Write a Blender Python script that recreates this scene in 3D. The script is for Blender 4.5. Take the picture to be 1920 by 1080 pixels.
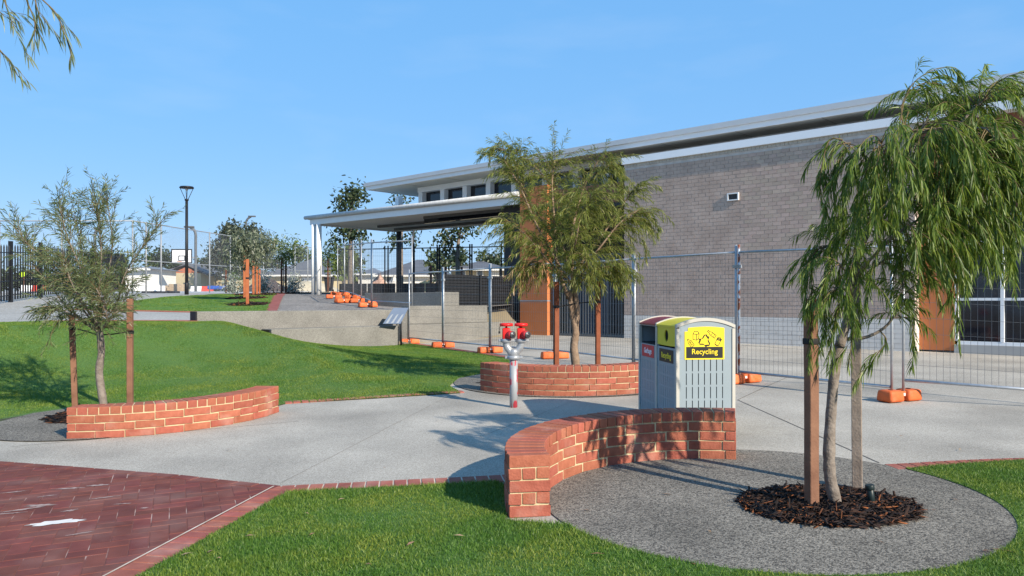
import bpy, bmesh, math, random
import numpy as np
from mathutils import Vector, Matrix
R = math.radians
rng = random.Random(7)
S = bpy.context.scene
for _o in list(bpy.data.objects): bpy.data.objects.remove(_o)
C = S.collection

# ------------------------------------------------------------------ camera, sky, sun, exposure
F = 1464.0; HY = 565.0; EYE = 1.52
cam_d = bpy.data.cameras.new('camera'); cam = bpy.data.objects.new('camera', cam_d); C.objects.link(cam)
cam.location = (0, 0, EYE); cam.rotation_euler = (R(90), 0, 0)
cam_d.sensor_width = 36; cam_d.lens = 36 * F / 1920; cam_d.shift_y = 25 / 1920
cam_d.clip_start = .05; cam_d.clip_end = 5000
S.camera = cam
SUN_EL = R(29); SUN_AZ = math.atan2(.672, -.7405)      # azimuth clockwise from +Y
wd = bpy.data.worlds.new('World'); S.world = wd; wd.use_nodes = True
_n = wd.node_tree.nodes; _l = wd.node_tree.links; _n.clear()
sky = _n.new('ShaderNodeTexSky'); sky.sky_type = 'NISHITA'; sky.sun_disc = False
sky.sun_elevation = SUN_EL; sky.sun_rotation = SUN_AZ
sky.altitude = 0; sky.air_density = 1.0; sky.dust_density = .1; sky.ozone_density = 2.6
geo = _n.new('ShaderNodeNewGeometry'); cmap = _n.new('ShaderNodeMapping'); cmap.inputs['Scale'].default_value = (2.2, 2.2, 9)
cns = _n.new('ShaderNodeTexNoise'); cns.inputs['Scale'].default_value = 2.3; cns.inputs['Detail'].default_value = 7
crp = _n.new('ShaderNodeValToRGB'); crp.color_ramp.elements[0].position = .52; crp.color_ramp.elements[1].position = .85
crp.color_ramp.elements[1].color = (.10, .10, .10, 1)
cmx = _n.new('ShaderNodeMixRGB'); cmx.inputs[2].default_value = (4.5, 4.8, 5.2, 1)
bg = _n.new('ShaderNodeBackground'); bg.inputs[1].default_value = .132; out = _n.new('ShaderNodeOutputWorld')
tcw = _n.new('ShaderNodeTexCoord')
_l.new(tcw.outputs['Generated'], cmap.inputs[0]); _l.new(cmap.outputs[0], cns.inputs['Vector']); _l.new(cns.outputs[0], crp.inputs[0])
hs = _n.new('ShaderNodeHueSaturation'); hs.inputs['Saturation'].default_value = 1.25
_l.new(sky.outputs[0], hs.inputs['Color']); gm = _n.new('ShaderNodeGamma'); gm.inputs[1].default_value = .48; _l.new(hs.outputs[0], gm.inputs[0]); hs2 = _n.new('ShaderNodeHueSaturation'); hs2.inputs['Saturation'].default_value = 1.45; hs2.inputs['Value'].default_value = 1.62; _l.new(gm.outputs[0], hs2.inputs['Color']); mxs = _n.new('ShaderNodeMixRGB'); mxs.inputs[0].default_value = .55; mxs.inputs[2].default_value = (1.32, 2.9, 5.7, 1); _l.new(hs2.outputs[0], mxs.inputs[1]); _l.new(mxs.outputs[0], cmx.inputs[1]); _l.new(crp.outputs[0], cmx.inputs[0]); _l.new(cmx.outputs[0], bg.inputs[0]); _l.new(bg.outputs[0], out.inputs[0])
sl = bpy.data.lights.new('sun', 'SUN'); sl.energy = 5.0; sl.angle = R(.53); sl.color = (1, .905, .765)
sun = bpy.data.objects.new('sun', sl); C.objects.link(sun)
_d = Vector((.672 * math.cos(SUN_EL), -.7405 * math.cos(SUN_EL), math.sin(SUN_EL)))
sun.rotation_euler = _d.to_track_quat('Z', 'Y').to_euler()
vs = S.view_settings; vs.view_transform = 'Standard'; vs.look = 'None'; vs.gamma = 1; vs.exposure = .64; vs.use_curve_mapping = False

# ------------------------------------------------------------------ materials
MATS = {}
def mat(name, base, rough=.8, var=.12, scale=8, base2=None, metal=0, bump=0, bscale=60, rnd=0, spec=.3, detail=4, coords='Object', ramp=(.3, .7), hue=0, bloom=None):
    """noise mixed base colour, optional per-object random value, optional bump"""
    if name in MATS: return MATS[name]
    m = bpy.data.materials.new(name); m.use_nodes = True; n = m.node_tree.nodes; l = m.node_tree.links
    p = n['Principled BSDF']; p.inputs['Roughness'].default_value = rough; p.inputs['Metallic'].default_value = metal
    p.inputs['Specular IOR Level'].default_value = spec
    tc = n.new('ShaderNodeTexCoord'); ns = n.new('ShaderNodeTexNoise'); ns.inputs['Scale'].default_value = scale; ns.inputs['Detail'].default_value = detail
    l.new(tc.outputs[coords], ns.inputs['Vector'])
    rp = n.new('ShaderNodeValToRGB'); e = rp.color_ramp.elements
    b2 = base2 or tuple(c * (1 + var) for c in base); b1 = base if base2 else tuple(c * (1 - var) for c in base)
    e[0].color = (*b1, 1); e[1].color = (*b2, 1); e[0].position, e[1].position = ramp
    l.new(ns.outputs[0], rp.inputs[0]); col = rp.outputs[0]
    if rnd:
        oi = n.new('ShaderNodeObjectInfo'); mr = n.new('ShaderNodeMapRange'); mr.inputs['To Min'].default_value = 1 - rnd; mr.inputs['To Max'].default_value = 1 + rnd
        h = n.new('ShaderNodeHueSaturation'); l.new(oi.outputs['Random'], mr.inputs[0]); l.new(mr.outputs[0], h.inputs['Value']); l.new(col, h.inputs['Color']); col = h.outputs[0]
        if hue:
            mh = n.new('ShaderNodeMapRange'); mh.inputs['To Min'].default_value = .5 - hue; mh.inputs['To Max'].default_value = .5 + hue
            mm = n.new('ShaderNodeMath'); mm.operation = 'FRACT'; mk = n.new('ShaderNodeMath'); mk.operation = 'MULTIPLY'; mk.inputs[1].default_value = 7.31
            l.new(oi.outputs['Random'], mk.inputs[0]); l.new(mk.outputs[0], mm.inputs[0]); l.new(mm.outputs[0], mh.inputs[0]); l.new(mh.outputs[0], h.inputs['Hue'])
    l.new(col, p.inputs['Base Color'])
    if bump:
        nb = n.new('ShaderNodeTexNoise'); nb.inputs['Scale'].default_value = bscale; nb.inputs['Detail'].default_value = 5; l.new(tc.outputs[coords], nb.inputs['Vector'])
        bp = n.new('ShaderNodeBump'); bp.inputs['Strength'].default_value = bump; bp.inputs['Distance'].default_value = .01; l.new(nb.outputs[0], bp.inputs['Height']); l.new(bp.outputs[0], p.inputs['Normal'])
    if bloom:      # whitish bloom / dust in broad world-space patches
        g = n.new('ShaderNodeNewGeometry'); n3 = n.new('ShaderNodeTexNoise'); n3.inputs['Scale'].default_value = bloom[0]; n3.inputs['Detail'].default_value = 6; l.new(g.outputs['Position'], n3.inputs['Vector'])
        r3 = n.new('ShaderNodeValToRGB'); r3.color_ramp.elements[0].position, r3.color_ramp.elements[1].position = bloom[1]; r3.color_ramp.elements[1].color = (bloom[2],) * 3 + (1,)
        m3 = n.new('ShaderNodeMixRGB'); m3.inputs[2].default_value = (*bloom[3], 1); l.new(n3.outputs[0], r3.inputs[0]); l.new(r3.outputs[0], m3.inputs[0]); l.new(col, m3.inputs[1]); l.new(m3.outputs[0], p.inputs['Base Color'])
    MATS[name] = m; return m

def aggregate(name, dark, light, cell=110, mix=.5, stain=.12, bump=.35, tint=None, stainscale=.7):
    """exposed stone aggregate: small voronoi stones of random value, a finer grit, broad stains"""
    m = bpy.data.materials.new(name); m.use_nodes = True; n = m.node_tree.nodes; l = m.node_tree.links
    p = n['Principled BSDF']; p.inputs['Roughness'].default_value = .85; p.inputs['Specular IOR Level'].default_value = .25
    tc = n.new('ShaderNodeTexCoord'); v = n.new('ShaderNodeTexVoronoi'); v.inputs['Scale'].default_value = cell; l.new(tc.outputs['Object'], v.inputs['Vector'])
    sp = n.new('ShaderNodeSeparateColor'); l.new(v.outputs['Color'], sp.inputs[0])
    rp = n.new('ShaderNodeValToRGB'); rp.color_ramp.elements[0].color = (*dark, 1); rp.color_ramp.elements[1].color = (*light, 1)
    rp.color_ramp.elements[0].position = max(0, mix - .35); rp.color_ramp.elements[1].position = min(1, mix + .35)
    l.new(sp.outputs[0], rp.inputs[0])
    ns = n.new('ShaderNodeTexNoise'); ns.inputs['Scale'].default_value = stainscale; ns.inputs['Detail'].default_value = 6; l.new(tc.outputs['Object'], ns.inputs['Vector'])
    mr = n.new('ShaderNodeMapRange'); mr.inputs['From Min'].default_value = .3; mr.inputs['From Max'].default_value = .7; mr.inputs['To Min'].default_value = 1 - stain; mr.inputs['To Max'].default_value = 1 + stain
    l.new(ns.outputs[0], mr.inputs[0])
    mx = n.new('ShaderNodeMixRGB'); mx.blend_type = 'MULTIPLY'; mx.inputs[0].default_value = 1; l.new(rp.outputs[0], mx.inputs[1]); l.new(mr.outputs[0], mx.inputs[2])
    l.new(mx.outputs[0], p.inputs['Base Color'])
    bp = n.new('ShaderNodeBump'); bp.inputs['Strength'].default_value = bump; bp.inputs['Distance'].default_value = .006; l.new(v.outputs['Distance'], bp.inputs['Height']); bp.invert = True; l.new(bp.outputs[0], p.inputs['Normal'])
    MATS[name] = m; return m

def leafmat(name, a, b, c, transl=.35, rough=.45, mid=.6):
    m = bpy.data.materials.new(name); m.use_nodes = True; n = m.node_tree.nodes; l = m.node_tree.links
    p = n['Principled BSDF']; p.inputs['Roughness'].default_value = rough; p.inputs['Specular IOR Level'].default_value = .4
    g = n.new('ShaderNodeNewGeometry'); rp = n.new('ShaderNodeValToRGB'); e = rp.color_ramp.elements
    e[0].color = (*a, 1); e[1].color = (*c, 1); e[0].position = .05; e[1].position = .97; x = e.new(mid); x.color = (*b, 1)
    l.new(g.outputs['Random Per Island'], rp.inputs[0]); l.new(rp.outputs[0], p.inputs['Base Color'])
    t = n.new('ShaderNodeBsdfTranslucent'); hs = n.new('ShaderNodeHueSaturation'); hs.inputs['Value'].default_value = 1.5; hs.inputs['Hue'].default_value = .485
    l.new(rp.outputs[0], hs.inputs['Color']); l.new(hs.outputs[0], t.inputs['Color'])
    mx = n.new('ShaderNodeMixShader'); mx.inputs[0].default_value = transl; l.new(p.outputs[0], mx.inputs[1]); l.new(t.outputs[0], mx.inputs[2])
    l.new(mx.outputs[0], n['Material Output'].inputs['Surface']); MATS[name] = m; return m

def spotted(name, base, spot, scale=6, lo=.55, hi=.62, rough=.5, metal=0, stretch=(1, 1, 1), detail=6):
    m = bpy.data.materials.new(name); m.use_nodes = True; n = m.node_tree.nodes; l = m.node_tree.links
    p = n['Principled BSDF']; p.inputs['Roughness'].default_value = rough; p.inputs['Metallic'].default_value = metal
    tc = n.new('ShaderNodeTexCoord'); mp = n.new('ShaderNodeMapping'); mp.inputs['Scale'].default_value = stretch; l.new(tc.outputs['Object'], mp.inputs[0])
    ns = n.new('ShaderNodeTexNoise'); ns.inputs['Scale'].default_value = scale; ns.inputs['Detail'].default_value = detail; l.new(mp.outputs[0], ns.inputs['Vector'])
    rp = n.new('ShaderNodeValToRGB'); e = rp.color_ramp.elements; e[0].color = (*base, 1); e[1].color = (*spot, 1); e[0].position = lo; e[1].position = hi
    l.new(ns.outputs[0], rp.inputs[0]); l.new(rp.outputs[0], p.inputs['Base Color']); MATS[name] = m; return m

concrete_m = aggregate('exposed_concrete', (.255, .232, .195), (.43, .397, .342), cell=150, stain=.24, bump=.2, stainscale=.75)
ring_m = aggregate('dark_aggregate', (.058, .053, .046), (.265, .24, .20), cell=115, mix=.52, stain=.22, bump=.45, stainscale=1.5)
wallconc_m = aggregate('wall_concrete', (.145, .139, .124), (.222, .214, .194), cell=80, mix=.45, stain=.18, bump=.1, stainscale=1.2)
path_m = aggregate('path_concrete', (.26, .25, .225), (.38, .365, .335), cell=30, stain=.08, bump=.1)
upave_m = aggregate('upper_paving', (.15, .135, .12), (.27, .245, .22), cell=25, stain=.2, bump=.1)
court_m = aggregate('court_slab', (.34, .34, .33), (.46, .45, .44), cell=8, stain=.1, bump=.05)
earth_m = mat('sandy_ground', (.20, .165, .11), .95, .25, .3)
soil_m = mat('lawn_soil', (.05, .105, .02), .95, scale=25, base2=(.085, .16, .033))
turf_far_m = mat('turf_far', (.06, .135, .022), .95, scale=4, base2=(.095, .19, .035), bump=.5, bscale=40)
brick_m = mat('red_brick', (.27, .078, .046), .9, scale=14, base2=(.36, .115, .070), bump=.5, bscale=70, rnd=.12, hue=.006, bloom=(3.2, (.55, .8), .45, (.52, .36, .29)))
mortar_m = mat('cream_mortar', (.44, .35, .20), .95, scale=20, base2=(.54, .45, .28), bump=.4, bscale=120)
paver_m = mat('clay_paver', (.110, .030, .023), .85, scale=5, base2=(.165, .049, .037), bump=.3, bscale=80, rnd=.14, hue=.006, bloom=(2.4, (.48, .8), .24, (.38, .28, .245)))
edge_m = mat('edge_paver', (.23, .07, .05), .8, scale=9, base2=(.33, .105, .075), bump=.3, bscale=80, rnd=.16, hue=.006, bloom=(3., (.5, .8), .35, (.5, .36, .3)))
edgej_m = mat('cream_joint', (.40, .31, .24), .95, scale=6, base2=(.60, .52, .44))
joint_m = mat('sand_joint', (.15, .055, .045), .95, scale=2.6, base2=(.48, .37, .33), ramp=(.54, .74))
gbrick_m = mat('grey_brick', (.45, .335, .27), .85, scale=3, base2=(.52, .395, .32), bump=.3, bscale=60, rnd=.12, hue=.01)
gbrick_s = mat('grey_brick_field', (.42, .31, .25), .85, scale=2.5, base2=(.54, .41, .335), bump=.3, bscale=60)
gmortar_m = mat('grey_mortar', (.50, .44, .39), .9, scale=5, base2=(.64, .58, .53))
plinth_m = mat('plinth_block', (.68, .63, .57), .85, .07, 3, bump=.2)
whitemet_m = mat('white_metal', (.80, .80, .79), .45, .03, 2)
fascia_m = mat('fascia_grey', (.80, .82, .84), .5, .03, 1.5)
cap_m = mat('capping_white', (.88, .89, .90), .5, .02, 1.5)
soffit_m = mat('soffit', (.52, .50, .44), .8, .04, 1.5)
canopyu_m = mat('canopy_underside', (.78, .76, .72), .7, .05, 1)
dark_m = mat('dark_cladding', (.035, .035, .038), .6, .2, 3)
black_m = mat('black_steel', (.012, .013, .016), .5, .2, 6)
orange_m = mat('orange_cladding', (.50, .17, .062), .6, .06, 2)
rust_m = mat('brown_cladding', (.24, .095, .06), .6, .08, 2)
galv_m = mat('galvanised', (.42, .44, .46), .45, .12, 18, metal=.55)
wire_m = mat('wire', (.20, .205, .21), .5, .1, 18, metal=.3)
rusty_m = spotted('rusty_tube', (.40, .46, .52), (.20, .06, .025), scale=7, lo=.48, hi=.54, rough=.6)
blockor_m = mat('orange_plastic', (.68, .135, .035), .6, .12, 9, rnd=.16, bump=.25, bscale=30, bloom=(9., (.5, .75), .3, (.55, .30, .18)))
stake_m = mat('timber_stake', (.15, .07, .042), .85, scale=6, base2=(.235, .12, .072), bump=.4, bscale=60)
stake2_m = mat('weathered_stake', (.17, .135, .11), .9, scale=7, base2=(.29, .235, .19), bump=.5, bscale=60)
stake4_m = mat('red_stake', (.17, .05, .022), .85, scale=6, base2=(.25, .08, .038), bump=.3, bscale=60)
stake3_m = mat('orange_stake', (.29, .085, .032), .8, scale=6, base2=(.38, .12, .048), bump=.3, bscale=60)
strap_m = mat('black_strap', (.012, .012, .013), .7, .1, 8)
mulch_m = mat('bark_mulch', (.012, .007, .005), .95, scale=40, base2=(.05, .022, .013), bump=1, bscale=90)
glass_m = mat('dark_glass', (.012, .014, .02), .06, .1, 1, spec=.6)
door_m = mat('blue_door', (.10, .14, .20), .5, .1, 2)
# ------------------------------------------------------------------ mesh helpers
OFF = {}
def tag(o, label=None, cat=None, group=None, kind=None):
    if label: o['label'] = label
    if cat: o['category'] = cat
    if group: o['group'] = group
    if kind: o['kind'] = kind
    return o
def thing(name, label, cat, loc=(0, 0, 0), rotz=0, group=None):
    o = bpy.data.objects.new(name, None); C.objects.link(o); o.location = loc; o.rotation_euler = (0, 0, rotz); o.empty_display_size = .1
    OFF[o.name] = Vector(loc) if rotz == 0 else None
    return tag(o, label, cat, group)
def link_mesh(name, me, parent=None):
    o = bpy.data.objects.new(name, me); C.objects.link(o)
    if parent:
        o.parent = parent; OFF[o.name] = OFF.get(parent.name)
    return o
class MB:
    def __init__(s): s.v = []; s.f = []; s.sm = []
    def add(s, vs, fs, smooth=False):
        b = len(s.v); s.v += [tuple(p) for p in vs]; s.f += [tuple(i + b for i in f) for f in fs]; s.sm += [smooth] * len(fs); return s
    def hexa(s, a):   # 8 points: bottom ring 0-3, top ring 4-7
        return s.add(a, [(3, 2, 1, 0), (4, 5, 6, 7), (0, 1, 5, 4), (1, 2, 6, 5), (2, 3, 7, 6), (3, 0, 4, 7)])
    def box(s, c, size, M=None):
        x, y, z = (q / 2 for q in size); c = Vector(c)
        pts = [Vector(p) for p in ((-x, -y, -z), (x, -y, -z), (x, y, -z), (-x, y, -z), (-x, -y, z), (x, -y, z), (x, y, z), (-x, y, z))]
        if M is not None: pts = [M @ p for p in pts]
        return s.hexa([p + c for p in pts])
    def rbox(s, c, size, bev, M=None, taper=1.0):
        bm = bmesh.new(); bmesh.ops.create_cube(bm, size=1)
        for v in bm.verts:
            k = taper if v.co.z > 0 else 1
            v.co = Vector((v.co.x * size[0] * k, v.co.y * size[1] * k, v.co.z * size[2]))
        bmesh.ops.bevel(bm, geom=bm.edges[:], offset=bev, segments=2, affect='EDGES', profile=.6)
        bm.verts.ensure_lookup_table(); c = Vector(c)
        for i, v in enumerate(bm.verts): v.index = i
        vs = [(M @ v.co if M is not None else v.co) + c for v in bm.verts]
        s.add(vs, [[v.index for v in f.verts] for f in bm.faces], True); bm.free(); return s
    def tube(s, pts, r, n=8, caps=True, smooth=True):
        pts = [Vector(p) for p in pts]; rs = r if isinstance(r, (list, tuple)) else [r] * len(pts); b = len(s.v); up = None; vs = []
        for i, p in enumerate(pts):
            t = (pts[min(i + 1, len(pts) - 1)] - pts[max(i - 1, 0)]).normalized()
            if up is None: up = t.orthogonal().normalized()
            else:
                up = (up - t * up.dot(t))
                up = up.normalized() if up.length > 1e-6 else t.orthogonal().normalized()
            w = t.cross(up)
            vs += [p + (up * math.cos(2 * math.pi * k / n) + w * math.sin(2 * math.pi * k / n)) * rs[i] for k in range(n)]
        fs = [(i * n + k, i * n + (k + 1) % n, (i + 1) * n + (k + 1) % n, (i + 1) * n + k) for i in range(len(pts) - 1) for k in range(n)]
        s.add(vs, fs, smooth)
        if caps:
            s.f += [tuple(b + k for k in range(n - 1, -1, -1)), tuple(b + (len(pts) - 1) * n + k for k in range(n))]; s.sm += [False, False]
        return s
    def prism(s, poly, z0, z1):      # poly: xy list; z0/z1 numbers or callables
        n = len(poly); a0 = z0 if callable(z0) else (lambda x, y: z0); a1 = z1 if callable(z1) else (lambda x, y: z1)
        vs = [(x, y, a0(x, y)) for x, y in poly] + [(x, y, a1(x, y)) for x, y in poly]
        return s.add(vs, [tuple(range(n - 1, -1, -1)), tuple(range(n, 2 * n))] + [(i, (i + 1) % n, n + (i + 1) % n, n + i) for i in range(n)])
    def lathe(s, prof, c, n=16, M=None):   # prof: (r, z)
        c = Vector(c); vs = []
        for r_, z in prof: vs += [Vector((r_ * math.cos(2 * math.pi * k / n), r_ * math.sin(2 * math.pi * k / n), z)) for k in range(n)]
        vs = [(M @ v if M is not None else v) + c for v in vs]; m = len(prof)
        fs = [(i * n + k, i * n + (k + 1) % n, (i + 1) * n + (k + 1) % n, (i + 1) * n + k) for i in range(m - 1) for k in range(n)]
        return s.add(vs, fs + [tuple(range(n - 1, -1, -1)), tuple((m - 1) * n + k for k in range(n))], True)
    def mesh(s, name, m=None):
        me = bpy.data.meshes.new(name); me.from_pydata(s.v, [], s.f); me.polygons.foreach_set('use_smooth', s.sm)
        if m: me.materials.append(m)
        me.update(); return me
    def build(s, name, m, parent=None, local=False):
        if parent is not None and not local:
            o = OFF.get(parent.name)
            if o is not None and o.length > 0: s.v = [(a - o.x, b - o.y, c - o.z) for a, b, c in s.v]
        return link_mesh(name, s.mesh(name, m), parent)
def fix_normals(o):
    bm = bmesh.new(); bm.from_mesh(o.data); bmesh.ops.recalc_face_normals(bm, faces=bm.faces[:]); bm.to_mesh(o.data); bm.free(); return o
def np_mesh(name, V, nper, tris, m):    # V (N, nper, 3), tris: local faces (list of tuples of equal length 3)
    N = V.shape[0]; me = bpy.data.meshes.new(name); T = np.array(tris, dtype=np.int32)
    idx = (T[None] + (np.arange(N, dtype=np.int32) * nper)[:, None, None]).reshape(-1)
    me.vertices.add(N * nper); me.vertices.foreach_set('co', V.reshape(-1).astype(np.float32))
    nt = N * len(tris); me.loops.add(nt * 3); me.loops.foreach_set('vertex_index', idx)
    me.polygons.add(nt); me.polygons.foreach_set('loop_start', np.arange(nt, dtype=np.int32) * 3)
    try: me.polygons.foreach_set('loop_total', np.full(nt, 3, dtype=np.int32))
    except Exception: pass
    me.materials.append(m); me.update(calc_edges=True); me.validate(); return me
def rotz(a): return Matrix.Rotation(a, 3, 'Z')
def smooth(x, a=0., b=1.):
    t = max(0., min(1., (x - a) / (b - a))); return t * t * (3 - 2 * t)
def lerp(a, b, t): return a + (b - a) * t
def crom(pts, k=4):
    P_ = [Vector(p) for p in pts]; P_ = [P_[0] * 2 - P_[1]] + P_ + [P_[-1] * 2 - P_[-2]]; o = []
    for i in range(1, len(P_) - 2):
        for j in range(k):
            t = j / k; a, b, c, d = P_[i - 1:i + 3]
            o.append(.5 * (2 * b + (c - a) * t + (2 * a - 5 * b + 4 * c - d) * t * t + (3 * b - a - 3 * c + d) * t ** 3))
    return o + [P_[-2]]

# ------------------------------------------------------------------ terrain
def W(px, py, Y): return Vector(((px - 960) / F * Y, Y, EYE + (HY - py) / F * Y))
def P(X, Y): return -.1 + .024 * min(Y, 13) + .012 * max(0, min(Y, 27) - 13) + .015 * max(-8, min(4, X))
def G(px, py, off=0.):
    Y = 8.
    for _ in range(60):
        Y = .5 * Y + .5 * F * (EYE - P((px - 960) / F * Y, Y) - off) / (py - HY)
    return ((px - 960) / F * Y, Y)
_ux = [0, 16, 18.5, 24, 27, 31, 35, 39, 50, 66, 80]; _uz = [.9, .98, 1.03, 1.26, 1.46, 1.70, 1.82, 1.92, 2.08, 2.38, 2.45]
def U(X, Y): return float(np.interp(Y, _ux, _uz))
RW0 = Vector((-7.28, 18.08)); RD = Vector((.68, .7335)).normalized(); RN = Vector((-RD.y, RD.x))    # retaining wall line, RN to the upper side
E_wall = G(518.5, 757); foot = [(-15, 7.6), (-6.7, 9.4), (-6.0, 10.7), (-5.0, 11.3), (-4.0, 11.1), (-3.25, 10.76), (-1.97, 11.07), (-.63, 11.52), (-.55, 13.2), (.25, 15.0), (-.16, 17.3), (-3.0, 22.7)]
def Bk(X, Y):
    best = 1e9; sg = 1
    for (a, b), (c, d) in zip(foot, foot[1:]):
        vx, vy = c - a, d - b; t = max(0, min(1, ((X - a) * vx + (Y - b) * vy) / (vx * vx + vy * vy)))
        dx, dy = X - a - t * vx, Y - b - t * vy; q = math.hypot(dx, dy)
        if q < best: best = q; sg = vx * (Y - b) - vy * (X - a)
    if sg < 0: return 0.
    t = best / 5.2
    return .80 * min(t, 1.3) ** 2.5
def LAWN(X, Y): return min(P(X, Y) + Bk(X, Y), 1.04)
def upper(X, Y): return (X - RW0.x) * RN.x + (Y - RW0.y) * RN.y
def HG(X, Y):        # rough ground under everything
    s = upper(X, Y) - (3 * max(0, X + .2) if Y < 30 else 0); lo = LAWN(X, Y) if (-18 < X < 1 and 7 < Y < 24) else min(P(X, Y), 1.)
    return lerp(lo, U(X, Y), smooth(s, -.1, .35)) - .12
def pip(poly, x, y):
    c = False; j = len(poly) - 1
    for i in range(len(poly)):
        (xi, yi), (xj, yj) = poly[i], poly[j]
        if (yi > y) != (yj > y) and x < (xj - xi) * (y - yi) / (yj - yi) + xi: c = not c
        j = i
    return c
def sheet(name, poly, hf, off, m, step=.5, parent=None, kind='structure', thick=0):
    bm = bmesh.new(); f = bm.faces.new([bm.verts.new((x, y, 0)) for x, y in poly]); bm.normal_update()
    if f.normal.z < 0 and sum((poly[i][0] * poly[(i + 1) % len(poly)][1] - poly[(i + 1) % len(poly)][0] * poly[i][1]) for i in range(len(poly))) < 0: f.normal_flip()
    bmesh.ops.triangulate(bm, faces=bm.faces[:], ngon_method='EAR_CLIP')
    xs = [p[0] for p in poly]; ys = [p[1] for p in poly]
    for ax, lo, hi in ((0, min(xs), max(xs)), (1, min(ys), max(ys))):
        k = math.ceil(lo / step) * step
        while k < hi:
            no = (1, 0, 0) if ax == 0 else (0, 1, 0); co = (k, 0, 0) if ax == 0 else (0, k, 0)
            bmesh.ops.bisect_plane(bm, geom=bm.verts[:] + bm.edges[:] + bm.faces[:], plane_co=co, plane_no=no); k += step
    for v in bm.verts: v.co.z = hf(v.co.x, v.co.y) + off
    me = bpy.data.meshes.new(name)
    for q in bm.faces: q.smooth = True
    bm.to_mesh(me); bm.free(); me.materials.append(m)
    o = link_mesh(name, me, parent)
    if kind: o['kind'] = kind
    return o
def circle(cx, cy, r, n=64, a0=0, a1=360): return [(cx + r * math.cos(R(a0 + (a1 - a0) * i / n)), cy + r * math.sin(R(a0 + (a1 - a0) * i / n))) for i in range(n)]

# ground: one sheet to the horizon
def grid_axis(lo, hi, fine0, fine1, fs):
    a = list(np.arange(fine0, fine1 + 1e-6, fs)); x = fine1; st = fs
    while x < hi: st *= 1.5; x += st; a.append(min(x, hi))
    x = fine0; st = fs
    while x > lo: st *= 1.5; x -= st; a.insert(0, max(x, lo))
    return a
gx = grid_axis(-900, 900, -34, 20, .75); gy = grid_axis(-40, 1500, 0, 45, .75)
mb = MB(); mb.add([(x, y, HG(x, y)) for y in gy for x in gx], [(j * len(gx) + i, j * len(gx) + i + 1, (j + 1) * len(gx) + i + 1, (j + 1) * len(gx) + i) for j in range(len(gy) - 1) for i in range(len(gx) - 1)], True)
tag(mb.build('ground', earth_m), kind='structure')

# hardstand: pale exposed aggregate
cx0 = 14
sheet('concrete_pavement', [(-16, 1.5), (18, 1.5), (18, 24), (6, 29), (.4, 27.6), (-.2, 26.3), (-3.3, 23), (-6, 12), (-16, 9)], P, 0, concrete_m, 1.0)
# saw-cut joints in the pavement (recessed dark filler strips)
def strip(p, q, w):
    d = (Vector(q) - Vector(p)).normalized(); n_ = Vector((-d.y, d.x)) * w / 2; p, q = Vector(p), Vector(q)
    return [tuple(p - n_), tuple(q - n_), tuple(q + n_), tuple(p + n_)]
jm = mat('joint_filler', (.11, .10, .09), .9)
for a, b, w in ((G(1383, 750), (3.2, 6.8), .014), (G(1480, 706), G(1383, 750), .012), (G(20, 838), G(560, 790), .008), ((-1.9, 6.4), (-.9, 11.3), .004), ((-.35, 8.2), (1.0, 10.9), .004)):
    sheet('control_joint', strip(a, b, w), P, .003, jm, .8)
# red-brown kerb line under the fence and worn strip
ring = [(1.85 + 1.62 * math.cos(R(t)), 5.82 + 1.60 * math.sin(R(t))) for t in range(0, 360, 5)]
tag(sheet('tree_ring_paving', ring, P, .008, ring_m, .5), 'structure')
sheet('tree_ring_paving', circle(-5.0, 9.75, 1.45), P, .012, ring_m, .5)
sheet('tree_ring_paving', circle(1.0, 12.83, 1.95), P, .012, ring_m, .5)

# lawns
WL = (-4.77, 10.18); WF = (1.6, 5.68); WP = (1.0, 12.83)
bank = [(-16, 9.0), (-6.3, 9.3), (-6.25, 10.2), (-5.75, 10.85), (-5.0, 11.0), (-4.2, 10.75), (-3.7, 10.2), (-3.3, 10.0), (-3.1, 10.72), (-1.97, 11.07), (-.75, 11.5), (-.98, 12.3), (-.9, 13.3), (-.3, 14.35), (.25, 15.0), (-.16, 17.3), (-3.0, 22.72), (RW0.x + .1, RW0.y + .02), (-7.57, 18.75), (-9.3, 18.9), (-11, 18.6), (-11.6, 16.8), (-13, 14.5), (-16, 13)]
sheet('lawn', bank, LAWN, .012, soil_m, .5)
near = [(-1.75, 6.10), (-.15, 6.33), (.1, 6.1), (-.05, 5.3)] + [(1.85 + 1.62 * math.cos(R(t)), 5.82 + 1.60 * math.sin(R(t))) for t in range(204, 384, 4)] + [(3.3, 6.56), (4.5, 6.83), (7.5, 7.3), (7.5, 2.4), (-2.48, 2.4)]
sheet('lawn', near, P, .012, soil_m, .5)
uplawn = [(-13.6, 24.2), (-6.9, 21.9), (-10.9, 36.2), (-13.2, 35.6), (-13.6, 31)]
sheet('lawn', uplawn, U, .02, turf_far_m, 1)
sheet('path', [(-7.25, 18.2), (-7.57, 18.75), (-9.3, 18.9), (-11, 18.6), (-11.6, 16.8), (-13, 14.5), (-16, 13), (-26, 20), (-26, 44), (-14, 44), (-13.2, 35.6), (-13.6, 31), (-13.6, 24.2), (-6.9, 21.8), (-6.2, 19.8)], U, 0, path_m, 1)
sheet('court_slab', [(-60, 40), (-14, 40), (-15, 90), (-60, 90)], U, .004, court_m, 4)
sheet('upper_paving', [(-6.7, 21.9), (-6.2, 19.5), (-3.2, 22.7), (0, 26.2), (-1, 38), (-10.9, 38), (-10.6, 36.2)], U, .0, upave_m, 1)
sheet('brick_path_strip', [(-6.95, 21.9), (-6.55, 21.6), (-10.5, 36.2), (-10.95, 36.2)], U, .024, mat('far_brick', (.20, .06, .05), .85, scale=6, base2=(.30, .095, .075), bump=.2), 1)
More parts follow.
